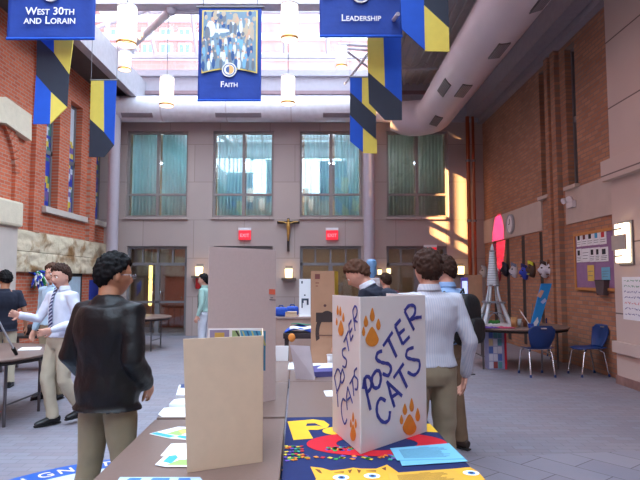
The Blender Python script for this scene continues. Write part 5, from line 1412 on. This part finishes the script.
Lt = [[[(334.5, 377), (337, 392), (338.2, 407)], [(334.5, 377), (337.5, 369), (340.5, 374), (340, 384), (336.5, 393)]],
      [[(342.5, 369), (340.5, 377), (342, 383), (344.5, 377), (342.5, 369)]], [[(345.8, 348), (342.6, 350), (343, 356), (346.5, 360), (345.5, 367), (342.6, 366)]],
      [[(343.8, 342), (348.6, 331)], [(346.2, 336), (349, 351)]], [[(348.8, 325), (350.8, 341)], [(348.8, 325), (351.5, 320)], [(349.8, 333), (352.4, 328)], [(350.8, 341), (353.2, 335)]],
      [[(352.8, 311), (355.3, 331)], [(352.8, 311), (355, 306), (357, 309), (356.6, 315), (354, 320)], [(354, 320), (357.6, 322)]],
      [[(345.5, 401), (343, 399), (341.4, 407), (342.5, 418), (345, 424), (347, 419)]], [[(347.8, 387), (352.6, 403)], [(347.8, 387), (346.6, 398), (347.4, 410)], [(347.4, 400), (350.6, 397)]],
      [[(349.8, 384), (354.6, 375)], [(352.4, 379), (354, 396)]], [[(357, 368), (354.6, 371), (354.8, 376), (357.8, 380), (357.2, 389), (355, 389)]]]
for v in Lt: strokes(pL, 'letter', v, S, nL, 2.0, BLUEI)
paw(pR, [(372, 339, 6.6, 7.6, 1.6), (365.8, 322, 2.2, 5, 1.3), (372.2, 316, 2.4, 5.4, 1.5), (378.3, 325, 2.2, 5, 1.3), (363.5, 332, 1.5, 4.2, 1.3)], S, nR)
paw(pR, [(409.5, 427, 6.8, 8, 1.6), (404.8, 410, 2.2, 5, 1.3), (411.6, 406.5, 2.2, 5.2, 1.6), (417.6, 416, 2.3, 5.4, 1.5), (401.4, 420, 1.7, 4.4, 1.2)], S, nR)
paw(pL, [(341, 329.5, 2.7, 6.2, 1.5), (337.8, 311, 1.0, 4, 1.4), (340.4, 312, 1.0, 4, 1.4), (343.4, 318, 1.0, 4, 1.3), (336.8, 322, .8, 3.4, 1.2)], S, nL)
paw(pL, [(353.2, 434, 2.8, 7, 1.4), (351, 424, .9, 3.6, 1.4), (353.2, 418, 1.0, 4, 1.5), (355.8, 424, 1.0, 4, 1.3)], S, nL)
# leaning grey panel with its foot
def quad_panel(name, label, cat, P, th, m, parts=None, base=None):
    b0 = P[0].copy(); t = thing(name, label, cat, b0); L = [p-b0 for p in P]; nn = (L[1]-L[0]).cross(L[2]-L[0]).normalized()
    if nn.y > 0: nn = -nn; L = L[::-1]
    MB().prism([p for p in L], -nn*th).build('panel', m, t)
    return t, b0, nn
t, b0, nn = quad_panel('grey_board', 'small grey board leaning back on the rear table', 'panel', [onz(296, 379, TZ), onz(315, 380, TZ), at(309.5, 346, 4.72), at(290, 345, 4.74)], .008, mat('grey_card', (190, 178, 184), .8))
MB().box((.02, .02, 0), (.16, .26, .008)).build('foot', M_FOAM, t)
t, b0, nn = quad_panel('white_card', 'bright white upright card behind the tallest board', 'card', [onz(276, 361, TZ), onz(288, 361, TZ), at(288.5, 346, 5.75), at(275, 346, 5.75)], .01, M_PAPER)
MB().box((.01, .01, 0), (.11, .12, .004)).build('foot', M_PAPER, t)
# brown board with a dark picture
Yt = 5.55; zt = at(312, 271, Yt).z
A = Vector((G(311.5, Yt), Yt, TZ)); B = Vector((G(334.5, Yt-.02), Yt-.02, TZ))
t = thing('trifold_board', 'brown folding board with a dark oval portrait and a yellow edge', 'board', A); bb = A.copy()
M_BRC = mat('brown_card', (176, 136, 108), .85)
vpanel(t, 'panel', A, B, TZ, zt, M_BRC, base=bb); vpanel(t, 'panel', A, A + Vector((.06, .3, 0)), TZ, zt, M_BRC, base=bb)
vpanel(t, 'panel', B, B + Vector((.045, .28, 0)), TZ, zt, mat('yellow_card', (226, 190, 40), .8), base=bb)
f3 = face_matrix(Vector((0, -.001, 0)), (B-A), (0, 0, 1)); pxm = Yt/F; hh = zt-TZ; ly = lambda py: at(320, py, Yt).z - TZ; lx = lambda px: (px-311.5)*pxm
dk = mat('portrait_dark', (60, 46, 44), .8)
mb = MB(); mb.box((lx(315), ly(279), 0), (lx(320), ly(274), .001), 0, f3); mb.box((lx(315.5), ly(283.4), 0), (lx(319), ly(282.5), .001), 0, f3); mb.box((lx(315.8), ly(286.4), 0), (lx(318), ly(285.6), .001), 0, f3)
mb.build('heading', mat('heading_brown', (120, 70, 66), .8), t)
n_ = 24; arc = lambda r0, r1, z0, z1: None
mb = MB(); cx, cz = lx(327), ly(333)
for k in range(n_):
    a0, a1 = pi*1.15*k/n_ - .1, pi*1.15*(k+1)/n_ - .1
    q = [(cx + r*cos(a)*(11.5*pxm), cz + r*sin(a)*(22*pxm)) for r, a in ((1, a0), (1, a1), (.68, a1), (.68, a0))]
    q = [(min(x, lx(334)), z) for x, z in q]
    mb.prism([f3 @ Vector((x, z, 0)) for x, z in q], f3.to_3x3() @ Vector((0, 0, .001)))
mb.box((lx(316), ly(322), 0), (lx(334), ly(312.5), .0012), 0, f3)
mb.build('portrait_hair', dk, t)
mb = MB(); mb.box((lx(317), ly(335.5), 0), (lx(333), ly(334.8), .0016), 0, f3)
for k in range(12):
    pass
mb.prism([f3 @ Vector((lx(325)+1.5*pxm*cos(a), ly(305.5)+1.4*pxm*sin(a), 0)) for a in [2*pi*k/12 for k in range(12)]], f3.to_3x3() @ Vector((0, 0, .001)))
mb.build('portrait_line', mat('portrait_line', (90, 60, 60), .8), t)

# ------------------------------------------------------------------ counter with bags and boxes farther back
cx0, cx1, Yc = G(240, 9.0), G(312, 9.0), 9.0; zc_ = at(0, 317, Yc).z
t = thing('display_counter', 'tan counter with blue bags and a cardboard box standing behind the boards', 'counter', ((cx0+cx1)/2, Yc+.3, 0)); W = (cx1-cx0)/2
MB().box((-W, -.3, 0), (W, .3, zc_-.03)).build('front', mat('tan_counter', (176, 148, 136), .8), t, bevel=.01)
MB().box((-W-.02, -.32, zc_-.03), (W+.02, .32, zc_)).build('worktop', mat('counter_top', (160, 136, 128), .6), t, bevel=.006)
def soft_bag(label, px, py_b, py_t, Y, wpx, m, name='blue_bag', z=None, flap=None):
    b0 = at(px, py_b, Y); zz = z if z is not None else b0.z; h = (py_b-py_t)*Y/F; W = wpx*Y/F/2
    t = thing(name, label, 'bag', (b0.x, Y+.12, zz))
    sg = lambda v, e: (abs(v)**e)*(1 if v >= 0 else -1)
    MB().sphere((0, 0, h/2), 1, 28, 16, fn=lambda d: Vector((sg(d.x, .6)*W, sg(d.y, .7)*W*.6, sg(d.z, .55)*h/2*(1+.12*noise.noise(d*2.3+Vector((px, 0, 0))))))).build('sack', m, t)
    MB().tube([(-W*.4, 0, h*.9), (-W*.25, 0, h*1.15), (W*.25, 0, h*1.15), (W*.4, 0, h*.9)], .012, 8).build('handle', flap or M_NAVY, t)
    return t
M_BB = mat('blue_nylon', (24, 74, 178), .6, vary=.15, scale=10)
soft_bag('blue bag on the tan counter, nearest the tallest board', 280.5, 317, 307.5, 9.0, 13, M_BB, z=zc_)
bx = thing('cardboard_box', 'small cardboard box on the tan counter between the blue bags', 'box', (G(291, 9.0), 9.12, zc_))
MB().box((-.09, -.08, 0), (.09, .08, .075)).build('carton', M_CARD, bx, bevel=.004); 
for s_ in (-1, 1): MB().box((-.09, s_*.085-.02*(s_ < 0), .075), (.09, s_*.085+.02*(s_ > 0), .079)).build('flap', M_CARD, bx)
soft_bag('bright blue bag behind the small cardboard box', 292, 313, 303.5, 9.25, 13, M_BB, z=zc_)
b0 = Vector((G(299, 8.75), 8.95, zc_)); hb_ = at(300, 279, 9.12).z - zc_
t = thing('white_banner_stand', 'narrow white upright board with a dark emblem on the tan counter', 'board', (G(305, 9.12), 9.12, zc_))
Wb = .093; MB().box((-Wb, -.012, 0), (Wb, .012, hb_)).build('panel', M_PAPER, t, bevel=.002)
MB().box((-Wb*.9, -.08, 0), (Wb*.9, .1, .012)).build('foot', M_WHITE, t)
f4 = face_matrix((0, -.0125, 0), (1,0,0), (0,0,1)); pk = 8.9/F; zz = lambda py: at(320, py, 9.1).z - zc_
mb = MB(); mb.box((-.055, zz(303), 0), (.06, zz(298.5), .002), 0, f4); mb.box((-.055, zz(308), 0), (-.035, zz(298.5), .002), 0, f4); mb.box((.03, zz(305), 0), (.06, zz(298.5), .002), 0, f4); mb.box((-.015, zz(296), 0), (.01, zz(294.5), .002), 0, f4); mb.box((-.06, zz(283.5), 0), (-.035, zz(281), .002), 0, f4)
mb.build('emblem', mat('emblem_slate', (70, 84, 104), .7), t)
MB().box((-.02, zz(303), .002), (.03, zz(300.5), .004), 0, f4).build('emblem_core', M_PAPER, t)
bt = thing('low_bench', 'dark low bench piled with blue and white cloth, behind the white card', 'bench', (G(299, 7.9), 8.1, 0))
zb2 = at(0, 333, 7.9).z
MB().box((-.22, -.2, zb2-.08), (.24, .2, zb2)).build('seat', mat('bench_dark', (52, 40, 44), .6), bt, bevel=.01)
for sx in (-.18, .2):
    for sy in (-.16, .16): MB().box((sx-.02, sy-.02, 0), (sx+.02, sy+.02, zb2-.08)).build('leg', mat('bench_dark', (52, 40, 44), .6), bt)
t = thing('folded_cloth', 'folded blue and white cloth with a green edge on the low bench', 'cloth', (G(299, 7.9), 8.08, zb2))
MB().grid(lambda u, v: (-.20+.42*u, -.17+.34*v, .02+.075*sin(pi*min(1, u*1.1))*(.6+.4*v)+.008*noise.noise(Vector((u*6, v*6, 2)))), 20, 12, .02).build('cloth', M_BB, t)
MB().grid(lambda u, v: (-.13+.34*u, -.178+.05*v, .055+.03*v+.01*sin(u*9)), 16, 4, .01).build('white_fold', M_PAPER, t)
MB().grid(lambda u, v: (-.12+.34*u, .0+.16*v, .115-.01*v+.008*sin(u*7)), 12, 4, .01).build('green_edge', mat('green_cloth', (50, 150, 110), .8), t)
t = thing('orange_pouch', 'small orange pouch hanging at the front of the low bench', 'bag', (G(292, 7.85), 7.86, zb2-.11))
MB().sphere((0, 0, .05), (.05, .04, .06), 16, 12).build('pouch', mat('orange_nylon', (226, 140, 60), .7), t); MB().tube([(0, 0, .10), (0, .02, .14)], .008, 6).build('loop', M_BLACK, t)

# water dispenser by the column
wc = thing('water_dispenser', 'water dispenser with a blue bottle beside the round column', 'dispenser', (G(371.5, 11.2), 11.2, 0))
zb3 = at(0, 277, 11.2).z
MB().box((-.15, -.15, 0), (.15, .15, zb3-.02)).build('cabinet', M_WHITE, wc, bevel=.02)
MB().lathe((0,0,0), [(.001, zb3-.02), (.05, zb3-.02), (.10, zb3+.06), (.105, zb3+.12), (.095, zb3+.17), (.105, zb3+.22), (.105, zb3+.30), (.08, zb3+.35), (.001, zb3+.355)], 24).build('bottle', mat('blue_bottle', (120, 168, 214), .2), wc)
MB().tube([(0, -.15, zb3-.25), (0, -.21, zb3-.27)], .018, 8).build('tap', M_NAVY, wc)

# cardboard display and screen behind the blue shirt
Yk = 11.7; t = thing('brown_display', 'plain brown display board standing in front of the far right corner', 'board', (G(473, Yk), Yk, 0))
z1 = at(0, 275, Yk).z; wk = 17*Yk/F/2
MB().box((-wk, -.015, .70), (wk, .015, z1)).build('panel', M_BRC, t, bevel=.003)
for s_ in (-1, 1): MB().tube([(s_*wk*.8, 0, 0), (s_*wk*.8, 0, .72)], .015, 8).build('leg', M_LEGM, t)
MB().box((-wk, -.12, 0), (-wk+.05, .12, .02)).box((wk-.05, -.12, 0), (wk, .12, .02)).build('foot', M_LEGM, t)
Yk = 9.5; t = thing('small_screen', 'small lit screen with a violet border beside the brown display board', 'screen', (G(464, Yk), Yk, 0))
z1 = at(0, 277.5, Yk).z; z0 = at(0, 300, Yk).z; wk = 7*Yk/F/2
MB().box((-wk, -.02, z0), (wk, .02, z1)).build('housing', mat('violet_plastic', (110, 90, 190), .5), t, bevel=.004)
MB().box((-wk+.015, -.024, z0+.02), (wk-.015, -.02, z1-.06)).build('display', mat('screen_glow', (200, 214, 240), emit=(190, 206, 240), es=.8), t)
MB().tube([(0, .0, .02), (0, 0, z0+.02)], .02, 10).build('stand', M_LEGM, t); MB().box((-.12, -.12, 0), (.12, .12, .02)).build('base', M_LEGM, t)

# ------------------------------------------------------------------ round tables
def round_table(px, Y, r, label, ry=None):
    c = Vector((px, Y, 0)); t = thing('round_table', label, 'table', c)
    MB().lathe((0,0,0), [(.001, .712), (r-.01, .712), (r, .716), (r, .736), (r-.006, .74), (.001, .74)], 48).build('tabletop', M_TOP, t)
    MB().lathe((0,0,0), [(r-.06, .672), (r-.03, .672), (r-.03, .712), (r-.06, .712), (r-.06, .672)], 40).build('apron', M_TOPEDGE, t)
    for a in (.5, 2.64, 3.64, 5.78):
        x, y = cos(a)*r*.78, sin(a)*r*.78
        MB().tube([(x, y, 0), (x, y, .70)], .017, 10).build('leg', M_LEGM, t)
    for s_ in (-1, 1): MB().tube([(s_*r*.68, -r*.37, .22), (s_*r*.68, r*.37, .22)], .011, 8).build('cross_bar', M_LEGM, t)
    return t
round_table(G(-30, 6.45), 6.45, .98, 'brown round table at the left edge carrying a paper sheet and a stick')
round_table(G(128, 12.9), 12.9, 1.0, 'brown round table standing in front of the left glazed doors')
RT = (G(518, 10.0), 10.35); round_table(RT[0], RT[1], .96, 'brown round table with the tower model beside the brown brick wall')
flat('white_sheet', 'white sheet on the round table at the left edge', 'paper', [(0, [(17, 350.5), (22, 347.5), (42, 347), (40, 349.8)])], TZ, [m_white])
a, b = at(16.5, 350, 6.2), at(-4, 316, 5.9); a.z = TZ+.012
t = thing('long_stick', 'long grey stick with a black tip standing on the round table at the left edge', 'stick', a); MB().tube([(0, 0, 0), (b-a)], .010, 10).build('shaft', mat('stick_grey', (170, 172, 180), .4), t)
MB().tube([(b-a).normalized()*-.004, (b-a)*.16], [.018, .022], 12).build('tip', M_BLACK, t)

# bench with a bag by the brick wall
t = thing('low_table', 'dark low table against the orange brick wall behind the standing figures', 'table', (G(33, 9.9), 9.95, 0))
zl = at(0, 336, 9.7).z
MB().box((-.42, -.3, zl-.04), (.42, .3, zl)).build('tabletop', M_TOPEDGE, t, bevel=.008)
for sx in (-1, 1):
    for sy in (-1, 1): MB().box((sx*.38-.02, sy*.26-.02, 0), (sx*.38+.02, sy*.26+.02, zl-.04)).build('leg', M_LEGM, t)
MB().box((-.40, -.28, .32), (.40, .28, .35)).build('shelf', M_TOPEDGE, t)
soft_bag('black and red bag lying on the low table by the orange brick', 33, 334, 323, 9.75, 24, mat('black_red_nylon', (40, 20, 26), .7, vary=.4, scale=7), name='sports_bag', z=zl, flap=mat('red_strap', (180, 30, 40), .7))

# ------------------------------------------------------------------ chairs
def chair(label, x, y, rz, group='navy shell chairs'):
    t = thing('shell_chair', label, 'chair', (x, y, 0), rz, group)
    def seat(u, v):
        xx = (u-.5)*2; yy = (v-.5)*2
        w_ = .215*(1-.10*max(0, yy)**2)
        return (xx*w_*(1-.06*abs(yy)**4), yy*.205, .445 + .018*xx*xx + (-.03*max(0, yy-.55)**1.2) + .02*max(0, -yy-.6)*2)
    MB().grid(seat, 16, 16, .012).build('seat', M_NAVY, t, fix=True)
    def back(u, v):
        xx = (u-.5)*2; w_ = (.15+.075*sin(min(1, v*1.35)*pi/2))*(1-.22*max(0, v-.8)/.2*1.0*abs(xx)**3)
        return (xx*w_, -.205-.09*v+.045*(xx*xx)-.02*sin(v*pi), .46+.37*v-.02*abs(xx)**4*(v > .9))
    MB().grid(back, 18, 16, .012).build('backrest', M_NAVY, t, fix=True)
    MB().box((-.05, -.315, .775), (.05, -.268, .80)).build('handle_slot', M_CHROME, t, bevel=.006)
    for sx in (-1, 1):
        for sy in (-1, 1):
            lg = MB().tube([(sx*.15, sy*.12, .425), (sx*.185, sy*.17, .39), (sx*.20, sy*.235, .03)], .0125, 10).build('leg', M_CHROME, t)
            MB().tube([(sx*.199, sy*.232, .045), (sx*.20, sy*.238, 0)], [.017, .02], 10).build('boot', M_NAVY, lg)
    MB().box((-.16, -.13, .425), (.16, -.105, .437)).box((-.16, .105, .425), (.16, .13, .437)).box((-.16, -.13, .425), (-.14, .13, .437)).box((.14, -.13, .425), (.16, .13, .437)).build('under_frame', M_CHROME, t)
    return t
c1 = chair('navy shell chair with bright chrome legs, back turned, in front of the tower table', G(533.5, 9.38), 9.38, 0.05)
c2 = dup(c1, (G(557, 11.45), 11.45, 0), 2.9, 'navy shell chair on the far side of the tower table')
c3 = dup(c1, (4.43, 9.38, 0), 1.57+.12, 'navy shell chair standing apart, side on, against the brown brick wall')

# ------------------------------------------------------------------ things on and under the tower table
tx = G(492.5, 10.2); ty = 10.2
t = thing('tower_model', 'grey-white lattice tower model with spread legs on the round table', 'model', (tx, ty, TZ))
M_TW = mat('tower_grey', (196, 206, 214), .5, vary=.06)
hz = at(0, 245, ty).z - TZ; z2 = at(0, 303, ty).z - TZ; z3 = at(0, 285.5, ty).z - TZ
MB().box((-.26, -.26, 0), (.26, .26, .045)).build('base', M_WHITE, t, bevel=.005)
for sx in (-1, 1):
    for sy in (-1, 1):
        lg = MB().tube([(sx*.225, sy*.225, .045), (sx*.165, sy*.165, z2*.55), (sx*.115, sy*.115, z2)], [.045, .037, .032], 4).build('leg', M_TW, t)
        MB().tube([(sx*.10, sy*.10, z2), (sx*.075, sy*.075, (z2+z3)/2), (sx*.055, sy*.055, z3)], [.026, .022, .02], 4).build('upper_leg', M_TW, t)
MB().box((-.165, -.165, z2-.0), (.165, .165, z2+.03)).build('platform', mat('tower_dark', (120, 124, 132), .5), t)
MB().box((-.085, -.085, z3-.01), (.085, .085, z3+.02)).build('platform', mat('tower_dark', (120, 124, 132), .5), t)
sp = MB().tube([(0, 0, z3), (0, 0, z3+(hz-z3)*.5), (0, 0, hz-.12)], [.115, .078, .050], 4); sp.build('spire', M_TW, t)
MB().box((-.045, -.045, hz-.13), (.045, .045, hz-.10)).build('gallery', mat('tower_dark', (120, 124, 132), .5), t)
MB().tube([(0, 0, hz-.10), (0, 0, hz-.05), (0, 0, hz)], [.035, .032, .012], 10, rounded=True).build('dome', M_TW, t)
mb = MB()
for k in range(1, 14):
    zz_ = z3+(hz-.12-z3)*k/14; rr = .115+(.050-.115)*k/14; mb.tube([(0, 0, zz_-.004), (0, 0, zz_+.004)], rr+.003, 4)
for sy in (-1, 1):
    for k in range(12):
        a0, a1 = pi*k/12, pi*(k+1)/12
        mb.tube([(.16*cos(a0), sy*.19, .08+.17*sin(a0)), (.16*cos(a1), sy*.19, .08+.17*sin(a1))], .008, 5)
mb.build('lattice', mat('tower_line', (120, 132, 146), .5), t)
random.seed(2); mb = MB()
for k in range(14): mb.sphere((random.uniform(-.1, .1), random.uniform(-.1, .1), .07), random.uniform(.025, .04), 8, 6)
tag(mb.build('garden_scenery', mat('leaf_green', (60, 130, 60), .9)), 'small green shrubbery under the tower model', 'greenery', kind='stuff').location = (tx, ty, TZ)
def on_table(name, label, cat, px, Y, build):
    t = thing(name, label, cat, (G(px, Y), Y, TZ)); build(t); return t
on_table('purple_cloth', 'crumpled purple cloth at the front of the tower table', 'cloth', 486, 9.72, lambda t: MB().grid(lambda u, v: (-.16+.34*u, -.1+.2*v, .012+.03*abs(noise.noise(Vector((u*4, v*3, 1))))), 20, 12, .01).build('cloth', mat('purple_cloth', (92, 60, 140), .8), t))
on_table('pink_cloth', 'pink cloth lying beside the purple one on the tower table', 'cloth', 503, 9.72, lambda t: MB().grid(lambda u, v: (-.13+.28*u, -.1+.2*v, .012+.022*abs(noise.noise(Vector((u*4, v*3, 7))))), 20, 12, .01).build('cloth', mat('pink_cloth', (196, 70, 110), .8), t))
def cupf(c, h, r, lip=None):
    def f(t):
        MB().lathe((0,0,0), [(.001, 0), (r*.85, 0), (r, h), (r*.9, h), (r*.78, .01), (.001, .01)], 18).build('vessel', c, t)
        MB().lathe((0,0,0), [(r*.95, h-.008), (r*1.05, h-.008), (r*1.05, h+.006), (r*.95, h+.006), (r*.95, h-.008)], 18).build('rim', lip or c, t)
    return f
on_table('wooden_holder', 'small wooden holder on the tower table, nearer the tower', 'holder', 512.5, 9.9, cupf(mat('light_wood', (190, 146, 96), .6), .17, .055))
on_table('brown_jar', 'brown jar on the tower table next to the glass', 'jar', 523.5, 10.05, cupf(mat('jar_brown', (120, 70, 44), .4), .15, .04))
on_table('glass_tumbler', 'pale glass tumbler between the wooden holder and the brown jar', 'glass', 518, 10.05, cupf(mat('pale_glass', (170, 180, 186), .1), .13, .035))
t = on_table('brush_stick', 'slanting white brush stick leaning over the brown jar', 'brush', 528.5, 9.98, lambda t: MB().tube([(0, 0, .02), (-.155, .02, .27)], [.008, .011], 8).build('shaft', M_PAPER, t)); MB().tube([(-.155, .02, .27), (-.18, .022, .31)], [.012, .004], 8).build('bristle', M_CARD, t)
# blue leaning board with pictures
Pq = [at(530.5, 331, 10.0), at(539, 331, 10.05), at(552, 283.5, 10.35), at(541.5, 283.5, 10.3)]
for p in Pq[:2]: p.z = TZ+.004
t, b0, nn = quad_panel('leaning_board', 'bright blue board with small pictures leaning on the tower table', 'board', Pq, .02, mat('azure_board', (30, 140, 214), .5))
def oq(px, py): return onp(px, py, Pq[0]+nn*.002, nn)-b0
mb = MB()
for mi, poly in enumerate(([(536.5, 296), (541, 290), (544, 291), (540.5, 298)], [(540.5, 302), (545, 298), (546.5, 301), (543, 304)], [(533.5, 323), (537.5, 317), (538.5, 322), (535, 328)])):
    pts = [oq(*p) for p in poly]; n4 = (pts[1]-pts[0]).cross(pts[2]-pts[0])
    mb.prism(pts if n4.dot(nn) > 0 else pts[::-1], nn*.004, mi)
mb.build('picture', [mat('pic_peach', (214, 170, 150), .7), mat('pic_pale', (180, 190, 226), .7), mat('pic_white2', (220, 226, 236), .7)], t)
MB().tube([(.10, .12, .4), (.12, .30, 0)], .01, 8).build('prop', M_GREY, t)
on_table('blue_tub', 'small bright blue tub at the foot of the leaning board', 'tub', 529, 9.72, cupf(M_BB, .07, .045))
# colourful box under the table
Yx = 9.95; x0, x1 = G(487, Yx), G(503, Yx); z1 = at(0, 330, Yx).z
t = thing('picture_box', 'tall box covered in coloured pictures with a red edge under the tower table', 'box', ((x0+x1)/2, Yx+.15, 0)); W = (x1-x0)/2
MB().box((-W, -.12, 0), (W, .12, z1-.02)).build('carton', mat('pale_violet_card', (150, 160, 200), .7), t, bevel=.004)
random.seed(8); mb = MB()
for i in range(5):
    for k in range(3):
        mb.box((-W+.01+k*(2*W-.05)/3, -.125, .02+i*z1*.19), (-W+.01+(k+.9)*(2*W-.05)/3, -.12, .02+(i+.88)*z1*.19), random.randrange(5))
mb.build('picture', [mat('pb1', (80, 110, 180), .7), mat('pb2', (206, 210, 226), .7), mat('pb3', (150, 70, 70), .7), mat('pb4', (90, 150, 160), .7), mat('pb5', (190, 170, 130), .7)], t)
MB().box((W, -.13, 0), (W+.035, .13, z1-.02)).build('red_edge', mat('red_card', (200, 34, 56), .7), t)
